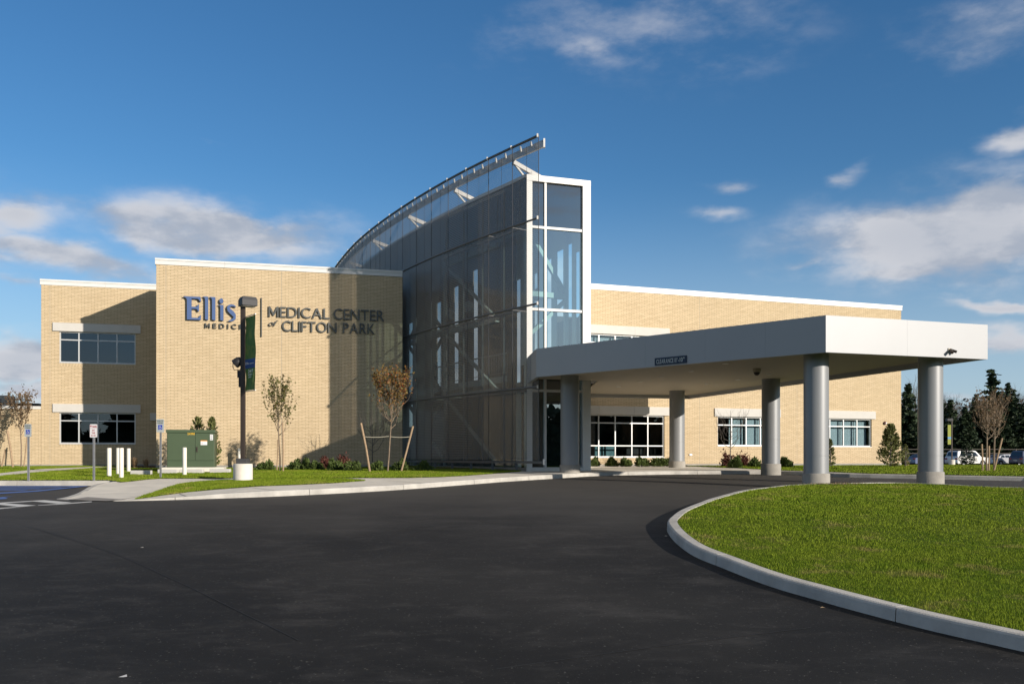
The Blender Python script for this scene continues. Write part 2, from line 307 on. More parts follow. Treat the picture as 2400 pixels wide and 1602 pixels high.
M = dict(
 brick=brick_mat('tan_brick'), soldier=brick_mat('tan_brick_on_end', True),
 white=mat('white_metal', (.80,.79,.76), .4, var=.02), cap=mat('coping', (.74,.73,.70), .45, var=.03), stone=mat('cast_stone', (.60,.58,.54), .8, var=.04, vscale=1.5),
 fascia=mat('silver_panel', (.36,.37,.385), .5, .15, var=.02, vscale=.6), colm=mat('column_cladding', (.27,.28,.29), .46, .2), soffit=mat('soffit', (.50,.44,.35), .7, var=.02),
 frame=mat('window_frame', (.62,.63,.63), .4, .2), glass=glass_mat('window_glass', (.72,.83,.86), .06), tglass=glass_mat('tower_glass', (.70,.92,.90), .24, fres=.9), cglass=glass_mat('curtain_glass', (.60,.68,.68), .0, fres=.08),
 spandrel=mat('spandrel_glass', (.022,.026,.030), .06, spec=.5), espandrel=glass_mat('end_spandrel_glass', (.03,.04,.05), .17), screen=mesh_screen_mat('metal_mesh'), galv=mat('galvanised', (.50,.50,.50), .42, .6, var=.12, vscale=9),
 darkmetal=mat('dark_metal', (.10,.10,.105), .5, .3), steel=mat('painted_steel', (.52,.52,.50), .5), truss=mat('white_truss', (.74,.72,.68), .6, var=.06, vscale=4),
 concrete=mat('concrete', (.74,.69,.60), .85, var=.10, vscale=1.6, bump=.2, bscale=60), kerbm=mat('kerb_concrete', (.50,.48,.44), .85, var=.22, vscale=1.7, bump=.25, bscale=50), plinth=mat('plinth_concrete', (.33,.31,.275), .9, var=.13, vscale=3, bump=.3, bscale=30),
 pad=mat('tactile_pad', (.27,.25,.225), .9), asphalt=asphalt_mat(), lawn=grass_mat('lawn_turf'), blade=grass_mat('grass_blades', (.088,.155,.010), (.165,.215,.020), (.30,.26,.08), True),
 mulch=mat('mulch', (.045,.028,.018), .95, var=.4, vscale=25, bump=.8, bscale=40), soil=mat('soil', (.24,.17,.11), .95, var=.25, vscale=12, bump=.6, bscale=30),
 blue=mat('letter_blue', (.075,.13,.29), .45), letter=mat('letter_grey', (.085,.09,.085), .5), black=mat('black_paint', (.018,.018,.02), .45), bronze=mat('bronze_paint', (.060,.045,.036), .45, .3), greybase=mat('post_base_paint', (.055,.055,.058), .65),
 paintw=mat('road_paint_white', (.62,.62,.60), .8, var=.12, vscale=8), paintb=mat('road_paint_blue', (.075,.15,.40), .8, var=.15, vscale=8),
 greenbox=mat('cabinet_green', (.062,.095,.048), .5, var=.05, vscale=2), boll=mat('bollard_white', (.80,.76,.66), .5, var=.03), signw=mat('sign_white', (.78,.78,.78), .5), signsil=mat('sign_silver', (.45,.48,.47), .45), signblue=mat('sign_blue', (.01,.05,.42), .5), signred=mat('sign_red', (.45,.02,.02), .5), signdk=mat('sign_dark_text', (.05,.09,.08), .6), navy=mat('sign_navy', (.006,.022,.055), .5),
 orange=mat('sticker_orange', (.80,.30,.02), .5), yellow=mat('digits_yellow', (.75,.45,.03), .5), bark=mat('bark', (.25,.19,.135), .9, var=.25, vscale=14), barkd=mat('bark_grey', (.12,.105,.095), .9, var=.2, vscale=10), stake=mat('stake_wood', (.38,.27,.17), .85, var=.2, vscale=9), tie=mat('tie_rope', (.45,.42,.33), .8),
 leafA=leaf_mat('leaves_olive', [(.10,.125,.035),(.16,.16,.055),(.24,.12,.05)], 9), leafB=leaf_mat('leaves_autumn', [(.17,.15,.045),(.24,.14,.04),(.33,.06,.035)], 6), leafC=leaf_mat('leaves_brown', [(.13,.095,.06),(.20,.13,.07)], 10),
 yew=leaf_mat('yew_needles', [(.045,.080,.018),(.11,.15,.04)], 18, .1), arb=leaf_mat('cedar_sprays', [(.085,.125,.035),(.19,.20,.07),(.24,.18,.08)], 9, .15), barb=leaf_mat('barberry', [(.085,.025,.022),(.13,.05,.035)], 15, .15), straw=leaf_mat('straw_grass', [(.30,.20,.11),(.42,.30,.18)], 20, .3),
 spruce=leaf_mat('spruce_needles', [(.012,.025,.013),(.035,.055,.024)], 1.2, .05), barefar=mat('bare_twigs', (.115,.10,.09), .95),
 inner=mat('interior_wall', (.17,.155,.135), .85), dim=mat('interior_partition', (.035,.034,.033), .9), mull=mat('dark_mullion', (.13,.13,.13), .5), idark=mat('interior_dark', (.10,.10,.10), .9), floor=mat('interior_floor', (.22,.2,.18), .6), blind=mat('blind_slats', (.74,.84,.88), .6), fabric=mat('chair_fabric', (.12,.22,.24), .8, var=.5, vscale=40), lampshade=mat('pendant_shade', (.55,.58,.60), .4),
 tyre=mat('tyre', (.02,.02,.02), .8), rim=mat('wheel_rim', (.35,.35,.36), .35, .7), carglass=mat('car_glass', (.015,.02,.025), .08, spec=.8), taillight=mat('tail_light', (.30,.01,.01), .3), headl=mat('head_light', (.7,.7,.68), .2), plate=mat('number_plate', (.6,.6,.55), .5),
 beige=mat('unit_beige', (.52,.47,.38), .6), brown=mat('roof_brown', (.10,.075,.055), .8), paper=mat('paper', (.45,.46,.47), .8), seam=mat('joint_sealant', (.011,.011,.011), .7), red=mat('strobe_red', (.08,.01,.01), .4), rock=mat('pebble', (.3,.28,.26), .9))
# ================================================================== THE GROUND
def sheet(name, poly, off, m, step=1.0, skirt=0, kind='structure', offf=None):
    """flat polygon draped over the ground profile"""
    bm = bmesh.new(); vs = [bm.verts.new((p[0], p[1], 0)) for p in poly]
    tri = tessellate_polygon([[Vector((p[0], p[1], 0)) for p in poly]])
    for t in tri:
        try: bm.faces.new([vs[i] for i in t])
        except ValueError: pass
    ys = [p[1] for p in poly]; y = math.ceil(min(ys)/step)*step
    cuts = []
    while y < min(max(ys), 60): cuts.append(y); y += step
    cuts += [c for c in (70, 80, 90, 115, 150, 200) if min(ys) < c < max(ys)]
    for c in cuts: bmesh.ops.bisect_plane(bm, geom=bm.verts[:]+bm.edges[:]+bm.faces[:], plane_co=(0, c, 0), plane_no=(0, 1, 0), dist=1e-5)
    if offf:
        for c in range(-16, 0): bmesh.ops.bisect_plane(bm, geom=bm.verts[:]+bm.edges[:]+bm.faces[:], plane_co=(c, 0, 0), plane_no=(1, 0, 0), dist=1e-5)
    bmesh.ops.recalc_face_normals(bm, faces=bm.faces)
    if bm.faces and sum(f.normal.z for f in bm.faces) < 0: bmesh.ops.reverse_faces(bm, faces=bm.faces)
    for v in bm.verts: v.co.z = g(v.co.y)+(offf(v.co.x, v.co.y)+off if offf else off)
    if skirt:
        be = [e for e in bm.edges if e.is_boundary]; r = bmesh.ops.extrude_edge_only(bm, edges=be)
        for v in r['geom']:
            if isinstance(v, bmesh.types.BMVert): v.co.z -= skirt
    me = bpy.data.meshes.new(name); bm.to_mesh(me); bm.free(); me.materials.append(m)
    o = bpy.data.objects.new(name, me); COL.objects.link(o)
    return tag(o, kind=kind)
TIP = on(150, 1167)
def offw(x, y):                      # the walk ramps down to the asphalt at its left tip
    d = math.hypot(x-TIP[0], y-TIP[1]); t = min(max((d-1.6)/3.4, 0), 1); t = t*t*(3-2*t)
    return .012+.138*t
sheet('ground', [(-1500, -300), (1500, -300), (1500, 3000), (-1500, 3000)], -.06, M['lawn'], step=4)
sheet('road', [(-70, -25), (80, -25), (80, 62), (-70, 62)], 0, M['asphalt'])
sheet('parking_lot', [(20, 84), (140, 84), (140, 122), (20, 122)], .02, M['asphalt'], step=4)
def resample(path, step=.5, closed=False):
    out = []; P = [Vector(p) for p in path]; n = len(P)
    for i in range(n if closed else n-1):
        a, b = P[i], P[(i+1) % n]; k = max(1, int((b-a).length/step))
        for j in range(k): out.append(a.lerp(b, j/k))
    if not closed: out.append(P[-1])
    return out
def smooth_path(path, n=6):
    P = [Vector(p) for p in path]; out = []
    for i in range(len(P)-1):
        p0, p1, p2, p3 = P[max(i-1, 0)], P[i], P[i+1], P[min(i+2, len(P)-1)]
        for j in range(n):
            t = j/n; out.append(.5*((2*p1)+(p2-p0)*t+(2*p0-5*p1+4*p2-p3)*t*t+(3*p1-p0-3*p2+p3)*t**3))
    out.append(P[-1]); return out
def inset(path, d):
    """shift an open path to its left by d"""
    P = [Vector(p) for p in path]; out = []
    for i, p in enumerate(P):
        t = (P[min(i+1, len(P)-1)]-P[max(i-1, 0)]).normalized(); out.append(p+Vector((-t.y, t.x))*d)
    return out
def kerb(name, path, width=.17, offf=None, seg=3.05, side=1):
    """real kerb: rounded profile swept along the path in cast lengths with open joints"""
    P = resample(path, .25); acc = 0; pieces = [[P[0]]]
    for a, b in zip(P, P[1:]):
        acc += (b-a).length; pieces[-1].append(b)
        if acc > seg: acc = 0; pieces.append([b+(b-a).normalized()*.014])
    prof = [(0, -.08), (.012, .8), (.022, .93), (.045, 1.0), (width, 1.0), (width, -.08)]
    mb = MB()
    for pc in pieces:
        if len(pc) < 2: continue
        vs = []
        for i, p in enumerate(pc):
            t = (pc[min(i+1, len(pc)-1)]-pc[max(i-1, 0)]).normalized(); n = Vector((-t.y, t.x))*side
            h = offf(p.x, p.y) if offf else .15
            for (q, z) in prof: vs.append((p.x+n.x*q, p.y+n.y*q, g(p.y)+(z*h if z > 0 else z)))
        k = len(prof); fs = []
        for i in range(len(pc)-1):
            for j in range(k-1): fs.append((i*k+j, (i+1)*k+j, (i+1)*k+j+1, i*k+j+1))
        fs += [tuple(range(k)), tuple((len(pc)-1)*k+j for j in reversed(range(k)))]
        mb.add(vs, fs)
    o = mb.build(name, M['kerbm']); return tag(o, kind='structure')

# ---- left walk, parking edge
Lpx = [(132,1169),(160,1171),(192,1172),(268,1173.6),(380,1171.5),(504.6,1167.8),(650,1162.5),(795,1155.5),(900,1149.5),(1000,1142.5),(1160,1130),(1240,1124.5),(1301,1120.8),(1342,1118)]
Lw = [on(*p) for p in Lpx]
Lw = smooth_path(Lw, 4)
cove = [on(395, 1119+13) , on(277.5, 1137.4)]
inner = [on(132,1169), on(160,1163), on(217,1145.6), on(277.5,1137.4)]      # lower-left edge of the walk towards the lot
lot_edge = [on(277.5,1137.4), on(0,1137.4), on(-500,1137.4)]
kerb('kerb', Lw, offf=offw)
kerb('kerb', smooth_path(inner, 4), offf=offw, side=-1)
kerb('kerb', lot_edge, side=-1)
# far road edge under the canopy and on to the right
Kpx = [(1342,1118),(1395,1115),(1500,1112.4),(1614,1110.8),(1783,1110.6),(1879,1113.2),(1952,1117.2),(2150,1121.5),(2400,1126.6)]
Kw = [on(*p) for p in Kpx]; e = (Kw[-1]-Kw[-2]).normalized(); Kw.append(Kw[-1]+e*10); Kw.append(Kw[-1]+Vector((20, 6)))
Kw = smooth_path(Kw, 4)
kerb('kerb', Kw, width=.2)
ins = .12
walk_poly = [Vector(p) for p in inset(Lw, ins)]+[Vector(p) for p in inset(Kw, ins)[1:]]
right_end = walk_poly[-1]
walk_poly += [Vector((right_end.x, 60)), Vector((-70, 60)), Vector((-70, lot_edge[-1].y+.12))]
walk_poly += [lot_edge[1]+Vector((0, .12)), lot_edge[0]+Vector((-.1, .12)), inner[2]+Vector((.1, -.1)), inner[1]+Vector((.12, -.05)), inner[0]+Vector((.15, .0))]
sheet('sidewalk', walk_poly, -.004, M['concrete'], offf=offw)
# scored joints and the grey detectable pad
def strip(mb, a, b, wd, off):
    a, b = Vector(a), Vector(b); n = Vector((-(b-a).y, (b-a).x)).normalized()*wd/2; P = resample([a, b], .4)
    for p, q in zip(P, P[1:]):
        mb.add([(p.x-n.x, p.y-n.y, g(p.y-n.y)+offw(p.x, p.y)+off), (q.x-n.x, q.y-n.y, g(q.y-n.y)+offw(q.x, q.y)+off), (q.x+n.x, q.y+n.y, g(q.y+n.y)+offw(q.x, q.y)+off), (p.x+n.x, p.y+n.y, g(p.y+n.y)+offw(p.x, p.y)+off)], [(0,1,2,3)])
mb = MB()
Lr = resample(Lw, .5); din = inset(Lr, 1.6)
for i in range(12, len(Lr)-2, 6): strip(mb, inset(Lr, .2)[i], din[i], .022, .004)
o = mb.build('scored_joints', M['mulch'], recalc=False); tag(o, kind='structure')
pad = [on(160,1166.5,.05), on(205,1160.6,.05), on(297,1164.5,.07), on(250,1170.3,.05)]
sheet('tactile_paving', pad, .004, M['pad'], offf=offw)
# ---- lawns
W1 = [on(x, y, .15) for x, y in [(316.6,1157),(338,1149),(362,1143),(390,1138),(425,1133),(462,1129.4),(500,1127),(596,1122.6),(720,1121.3),(800,1122.5),(858,1126),(790,1131),(717.6,1134.6),(590,1139.7),(444.5,1144.5),(380,1149)]]
lawn_left = [Vector(((x-CX)/F*28.43, 28.43)) for x in (-500, 0, 130, 252)]+[on(x, y, .15) for x, y in [(285,1129.5),(314,1127),(345,1123),(377,1120.8),(500,1120.8),(596,1120),(960,1119.3),(1030,1117.5),(1091.6,1114.4),(1150,1110),(1215,1104.8)]]
lawn_left += [Vector((.45, 37.2)), Vector((-5.8, 46)), Vector((-16, 42)), Vector((-18.5, 48)), Vector((-26, 48)), Vector((-45, 42))]
lawn_right = [on(x, y, .15) for x, y in [(1640,1093),(1731,1096.5),(1826,1101.5),(1885,1103.4)]]+[p for p in inset(Kw, .2) if p.x > on(1940,1110).x]+[Vector((60, 30)), Vector((60, 83.9)), Vector((20, 83.9)), Vector((20, 53)), Vector((8.6, 48.6))]
Ipx_bottom = [(2400,1527),(2151,1469.7),(1913.8,1405.7),(1829.5,1381.6),(1768,1360.5),(1691.6,1330),(1626.4,1303),(1588,1276),(1569,1255),(1562.5,1240)]
Ipx_top = [(1571,1209),(1592,1194),(1630,1178.5),(1684,1161),(1737.5,1148),(1799,1140),(1852.5,1135),(1945,1131.7),(2094.5,1129.6),(2232,1134.2),(2400,1141.4)]
Iw = [on(*p) for p in Ipx_bottom]+[on(x, y, .15) for x, y in Ipx_top]
e0 = (Iw[0]-Iw[1]).normalized()
Iw = [Vector((24, 1.2)), Vector((13, 1.4)), Vector((7.6, 3.6)), Iw[0]+e0*2.2]+Iw+[Vector((22, 21.5)), Vector((34, 20)), Vector((40, 12)), Vector((36, 4)), Vector((24, 1.2))]
Iw = smooth_path(Iw, 5)
kerb('kerb', Iw, width=.18, side=-1, seg=3.3)
isl = inset(Iw, -.17)[:-1]
o = sheet('island_lawn', isl, .135, M['lawn'])
sheet('lawn', W1, .012, M['lawn'], offf=offw); sheet('lawn', lawn_left, .012, M['lawn'], offf=offw); sheet('lawn', lawn_right, .162, M['lawn'])
path = [on(x, y, .16) for x, y in [(-400,1129),(0,1115.3),(97.6,1105.5),(249,1094.5),(249,1092.5),(97.6,1099),(0,1109),(-400,1119)]]
sheet('footpath', path, .172, M['concrete'])
# planting beds of dark mulch along the walls
mulch_polys = [[Vector((-5.2, 43.2)), Vector((-13.0, 41.2)), Vector((-12.7, 40.3)), Vector((-5.6, 41.9)), Vector((-1.2, 37.6)), Vector((.1, 36.3)), Vector((.4, 36.8)), Vector((-3, 41))],
  [Vector((4.2, 46.6)), Vector((9.0, 48.4)), Vector((23, 53.4)), Vector((23.2, 52.2)), Vector((13, 47.6)), Vector((10.6, 44.9)), Vector((8.4, 47.0)), Vector((4.4, 45.6))],
  [Vector((-16.2, 40.9)), Vector((-18.6, 40.3)), Vector((-19.2, 46.6)), Vector((-17.6, 46.9))]]
for p in mulch_polys: sheet('mulch_bed', p, .178, M['mulch'])
# ---- painted markings, 4 mm above the asphalt
def mark(mb, px, off=.006):
    P = [on(x, y, off) for x, y in px]; mb.add([(p.x, p.y, g(p.y)+off) for p in P], [tuple(range(len(P)))])
mb = MB()
mark(mb, [(-150,1199),(0,1189.6),(215,1173.9),(215,1175.6),(0,1192),(-150,1202)]); mark(mb, [(-150,1184.5),(0,1177),(97,1171.3),(102,1172.8),(0,1179),(-150,1186.5)])
mark(mb, [(68,1173.3),(104,1171.0),(168,1176.6),(138,1179.5)], .009); mark(mb, [(-25,1179.5),(10,1178.2),(85,1183.6),(46,1187)], .009); mark(mb, [(-125,1186),(-90,1184.2),(-30,1191),(-70,1194)], .009)
tag(mb.build('crossing_marking', M['paintw'], recalc=False), kind='structure')
mb = MB()
for (a, b, c, d) in [((-300,1138.6),(205,1138.0),(190,1139.6),(-300,1140.8)), ((-300,1142.2),(150,1141.0),(138,1142.6),(-300,1144.4)), ((-300,1146),(108,1143.9),(92,1145.4),(-300,1148)), ((-300,1150),(72,1147.0),(55,1148.6),(-300,1152))]: mark(mb, [a, b, c, d], .006)
mark(mb, [(-300,1166),(0,1153.4),(80,1148.8),(202,1137.4),(207,1138.4),(90,1151),(0,1156.4),(-300,1170)], .010)
mark(mb, [(-60,1165),(0,1164.2),(15,1163),(32,1162.2),(10,1164.6),(18,1166),(14,1168.4),(-10,1169.6),(-60,1169)], .006)
tag(mb.build('parking_marking', M['paintb'], recalc=False), kind='structure')

# ================================================================== THE MEDICAL BUILDING
NRM = lambda p0, p1: Vector((-(p1-p0).y, (p1-p0).x)).normalized()
C0 = Vector((-16.04, 40.80)); C1 = Vector((-5.29, 43.68))                    # front of the sign block
cdir = (C1-C0).normalized(); cn = NRM(C0, C1)
R1 = C0+cn*5.85; R0 = R1-cdir*6.35; ZTR = CZ+8.79                                       # recessed two-storey wing on the left
G0 = Vector((4.0, 46.8)); G1 = Vector((23.1, 53.72))                         # right wing front
ZT = CZ+8.93
def wallpt(p0, p1, x, y):
    d = (p1-p0).normalized(); k = (x-CX)/F          # p0.x+t d.x = k (p0.y + t d.y)
    t = (k*p0.y-p0.x)/(d.x-k*d.y); Y = p0.y+t*d.y
    return t, CZ+(HY-y)/F*Y
bld = empty('medical_building', (0, 45, 0), 0, 'tan brick two storey medical building with white coping and grouped windows', 'building')
def link(mb, name, mats, parent, loc, rz=0, **kw):
    return mb.build(name, mats, parent, Vector(loc)-parent.matrix_basis.translation if parent else loc, rz, **kw)
def wall(name, p0, p1, z0, z1, holes, m, parent, thick=.30, rev=.22):
    L = (p1-p0).length; us = sorted({0, L}|{h[0] for h in holes}|{h[1] for h in holes}); zs = sorted({z0, z1}|{h[2] for h in holes}|{h[3] for h in holes}); mb = MB()
    inside = lambda u, z: any(h[0] < u < h[1] and h[2] < z < h[3] for h in holes)
    for a, b in zip(us, us[1:]):
        for c, d in zip(zs, zs[1:]):
            if not inside((a+b)/2, (c+d)/2):
                mb.add([(a,0,c),(b,0,c),(b,0,d),(a,0,d)], [(0,1,2,3)]); mb.add([(a,thick,c),(b,thick,c),(b,thick,d),(a,thick,d)], [(3,2,1,0)])
    for (a, b, c, d) in holes:
        mb.add([(a,0,c),(a,thick,c),(a,thick,d),(a,0,d)], [(0,1,2,3)]); mb.add([(b,0,c),(b,thick,c),(b,thick,d),(b,0,d)], [(3,2,1,0)])
        mb.add([(a,0,c),(b,0,c),(b,thick,c),(a,thick,c)], [(0,1,2,3)]); mb.add([(a,0,d),(b,0,d),(b,thick,d),(a,thick,d)], [(3,2,1,0)])
    mb.add([(0,0,z0),(0,thick,z0),(0,thick,z1),(0,0,z1)], [(0,1,2,3)]); mb.add([(L,0,z0),(L,thick,z0),(L,thick,z1),(L,0,z1)], [(3,2,1,0)]); mb.add([(0,0,z1),(L,0,z1),(L,thick,z1),(0,thick,z1)], [(0,1,2,3)])
    return link(mb, name, m, parent, (p0.x, p0.y, 0), math.atan2((p1-p0).y, (p1-p0).x), recalc=False)
def window(p0, p1, rect, us, zs, parent, blinds=(), holes=None, chairs=False):
    """rect in wall coordinates; us/zs inner mullions"""
    a, b, c, d = rect; ang = math.atan2((p1-p0).y, (p1-p0).x); t = .055; mb = MB(); y0, y1 = .07, .17
    mb.box((a,y0,c),(a+t,y1,d)); mb.box((b-t,y0,c),(b,y1,d)); mb.box((a+t,y0,d-t),(b-t,y1,d)); mb.box((a+t,y0,c),(b-t,y1,c+t)); mb.box((a-.0,.0-.02,c-.03),(b+.0,y0+.02,c))
    U = [a+t]+[x for u in us for x in (u-t/2, u+t/2)]+[b-t]
    for u in us: mb.box((u-t/2,y0,c+t),(u+t/2,y1,d-t))
    for k in range(0, len(U), 2):
        for z in zs: mb.box((U[k],y0+.003,z-t/2),(U[k+1],y1-.003,z+t/2))
    f = link(mb, 'window', M['frame'], parent, (p0.x, p0.y, 0), ang, recalc=False)
    gb = MB(); gb.add([(a+t/2,.125,c+t/2),(b-t/2,.125,c+t/2),(b-t/2,.125,d-t/2),(a+t/2,.125,d-t/2)], [(0,1,2,3)]); gb.build('pane', M['glass'], f, recalc=False)
    if blinds:
        ed = [a+t]+list(us)+[b-t]
        for k in blinds:
            bb = MB(); x0, x1 = ed[k]+.05, ed[k+1]-.05; z = c+.08
            while z < d-.08: bb.add([(x0-.03,.36,z),(x1+.03,.36,z),(x1+.03,.387,z+.028),(x0-.03,.387,z+.028)], [(0,1,2,3)]); z += .043
            bb.build('blind', M['blind'], f, recalc=False)
    return f
def lintel(p0, p1, u0, u1, z0, z1, parent, joints=()):
    mb = MB(); ed = [u0]+[j for j in joints]+[u1]
    for x0, x1 in zip(ed, ed[1:]): mb.box((x0+.004,-.07,z0),(x1-.004,.02,z1))
    return link(mb, 'lintel', M['stone'], parent, (p0.x, p0.y, 0), math.atan2((p1-p0).y, (p1-p0).x), recalc=False)
def soldier(p0, p1, u0, u1, z0, parent, h=.20):
    mb = MB(); mb.box((u0,-.004,z0-h),(u1,.02,z0-.031)); return link(mb, 'soldier_course', M['soldier'], parent, (p0.x, p0.y, 0), math.atan2((p1-p0).y, (p1-p0).x), recalc=False)
def coping(p0, p1, parent, z1=ZT, e0=.05, e1=.05, name='coping', h=1.0):
    L = (p1-p0).length; mb = MB(); z = z1-.28*h; x = -e0
    while x < L+e1-.01:
        x2 = min(x+3.0, L+e1); mb.box((x+.003,-.035,z),(x2-.003,.30,z+.19*h)); mb.box((x+.003,-.065,z+.191*h),(x2-.003,.34,z+.28*h)); x = x2
    return link(mb, name, M['cap'], parent, (p0.x, p0.y, 0), math.atan2((p1-p0).y, (p1-p0).x), recalc=False)
def base_course(p0, p1, parent):
    L = (p1-p0).length; mb = MB(); mb.box((-.02,-.02,-.6),(L+.02,.02,.10)); return link(mb, 'base_course', M['plinth'], parent, (p0.x, p0.y, 0), math.atan2((p1-p0).y, (p1-p0).x), recalc=False)
R0 = R0+cdir*wallpt(R0, R1, 96.5, 700)[0]
# --- recessed wing
up_r = [wallpt(R0, R1, x, y) for x, y in ((138.8,775.7),(317.7,853))]; lo_r = [wallpt(R0, R1, x, y) for x, y in ((138.8,965.6),(317.7,1039.4))]
ua, ub = up_r[0][0], up_r[1][0]; hu = (ua, ub, up_r[1][1]+.0, up_r[0][1]); hl = (ua, ub, lo_r[1][1], lo_r[0][1])
wall('wall', R0, R1+cdir*1.0, -.8, ZTR-.2, [hu, hl], M['brick'], bld)
mul = [ua+(ub-ua)*k/4 for k in (1,2,3)]
for h in (hu, hl):
    window(R0, R1, h, mul, [h[3]-(h[3]-h[2])*.265], bld)
    lintel(R0, R1, ua-.29, ub+.25, h[3]+.005, h[3]+.42, bld); soldier(R0, R1, ua-.02, ub+.02, h[2], bld)
q0 = wallpt(R0, R1, 351.8, 967.5); q1 = wallpt(R0, R1, 366, 985); lintel(R0, R1, q0[0], q0[0]+1.6, q1[1], q0[1], bld)
coping(R0, R1, bld, z1=ZTR); base_course(R0, R1, bld)
mb = MB(); mb.box((0,0,-.8),(.3,12,ZT-.2)); link(mb, 'wall', M['brick'], bld, (R0.x, R0.y, 0), math.atan2(cdir.y, cdir.x)) if False else None
# --- sign block
BD = 4.5; C1b = Vector((-7.1, 47.9))
wall('wall', C0, C1, -.8, ZT-.2, [], M['brick'], bld, thick=.3)
coping(C0, C1, bld, e1=.0); base_course(C0, C1, bld)
def poly_block(name, pts, z0, z1, m, parent=bld, loc=None):
    mb = MB(); mb.prism([(p.x, p.y) for p in pts], z0, z1); return link(mb, name, m, parent, (0, 0, 0))
# side and back of the sign block: brick boxes in the wall's own frame
ang = math.atan2(cdir.y, cdir.x)
mb = MB(); mb.box((0,.301,-.8),(.3,BD,ZT-.01)); mb.box((.301,BD-.3,3),((C1-C0).length-1.2,BD,ZT-.01)); mb.box((.002,BD+.001,-.8),(.3,5.85,ZT-1.5)); link(mb, 'side_wall', M['brick'], bld, (C0.x, C0.y, 0), ang, recalc=False)
mb = MB(); mb.box((.25,.25,ZT-.5),((C1-C0).length-.9,BD-.1,ZT-.4)); mb.box((.31,BD+.01,ZT-1.7),((C1-C0).length-2.5,5.84,ZT-1.6)); link(mb, 'roof', M['brown'], bld, (C0.x, C0.y, 0), ang, recalc=False)
# --- right wing
def gp(x, y): return wallpt(G0, G1, x, y)
w1a, w1b = gp(1383.6, 970.6), gp(1557.4, 1070.7); W1r = (.02, w1b[0], w1b[1], w1a[1]); w2a, w2b = gp(1682, 975.4), gp(1820, 1044.5); W2r = (w2a[0], w2b[0], w2b[1], w2a[1]); w3a, w3b = gp(1912, 979.5), gp(2042.8, 1046); W3r = (w3a[0], w3b[0], w3b[1], w3a[1])
w4a, w4b = gp(1383.6, 780.6), gp(1557.4, 870); W4r = (.02, w4b[0], w4b[1], w4a[1])
wall('wall', G0, G1, -.8, ZT-.2, [W1r, W2r, W3r, W4r], M['brick'], bld)
m1 = [gp(x, 1000)[0] for x in (1404.8,1443.5,1482.5,1520)]
window(G0, G1, W1r, m1, [gp(1470,991)[1], gp(1470,1044)[1]], bld); lintel(G0, G1, .0, gp(1567.7,960)[0], W1r[3]+.005, W1r[3]+.45, bld, [gp(1404,960)[0], gp(1486,960)[0]])
window(G0, G1, W4r, m1, [W4r[3]-.45, W4r[2]+.5], bld, blinds=(0,1,2,3,4)); lintel(G0, G1, .0, gp(1568.7,960)[0], W4r[3]+.005, W4r[3]+.45, bld, [gp(1487,960)[0]])
m2 = [gp(x, 1000)[0] for x in (1716.6,1750.7,1783.9)]; window(G0, G1, W2r, m2, [gp(1700,995.3)[1]], bld, blinds=(1,2,3)); lintel(G0, G1, gp(1674,960)[0], gp(1828.7,960)[0], W2r[3]+.005, W2r[3]+.45, bld)
m3 = [gp(x, 1000)[0] for x in (1947,1978.9,2010.6)]; window(G0, G1, W3r, m3, [gp(2000,999)[1]], bld, blinds=(1,2,3)); lintel(G0, G1, gp(1904,960)[0], gp(2051,960)[0], W3r[3]+.005, W3r[3]+.45, bld)
for h in (W1r, W2r, W3r): soldier(G0, G1, h[0]-.02, h[1]+.02, h[2], bld)
coping(G0, G1, bld, e0=0); base_course(G0, G1, bld)
gdir = (G1-G0).normalized(); gn = NRM(G0, G1); ga = math.atan2(gdir.y, gdir.x); GL = (G1-G0).length
mb = MB(); mb.box((GL-.3,.301,-.8),(GL,18,ZT-.01)); link(mb, 'side_wall', M['brick'], bld, (G0.x, G0.y, 0), ga, recalc=False)
mb = MB(); mb.prism([(.1,.25),(GL-.2,.25),(GL-.2,18),(6,18)], ZT-.9, ZT-.8); link(mb, 'roof', M['brown'], bld, (G0.x, G0.y, 0), ga)
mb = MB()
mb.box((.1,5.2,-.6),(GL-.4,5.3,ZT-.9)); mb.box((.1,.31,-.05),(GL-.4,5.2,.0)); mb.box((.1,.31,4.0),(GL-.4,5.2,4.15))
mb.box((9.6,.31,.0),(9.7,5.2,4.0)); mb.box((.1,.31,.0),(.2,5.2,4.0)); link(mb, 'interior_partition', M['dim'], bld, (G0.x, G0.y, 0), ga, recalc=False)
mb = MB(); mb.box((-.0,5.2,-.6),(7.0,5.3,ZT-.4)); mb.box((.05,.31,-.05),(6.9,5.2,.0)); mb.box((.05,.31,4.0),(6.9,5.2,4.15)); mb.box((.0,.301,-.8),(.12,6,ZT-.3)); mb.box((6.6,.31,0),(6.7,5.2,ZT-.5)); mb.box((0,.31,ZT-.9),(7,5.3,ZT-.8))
link(mb, 'interior_partition', M['dim'], bld, (R0.x, R0.y, 0), ang, recalc=False)
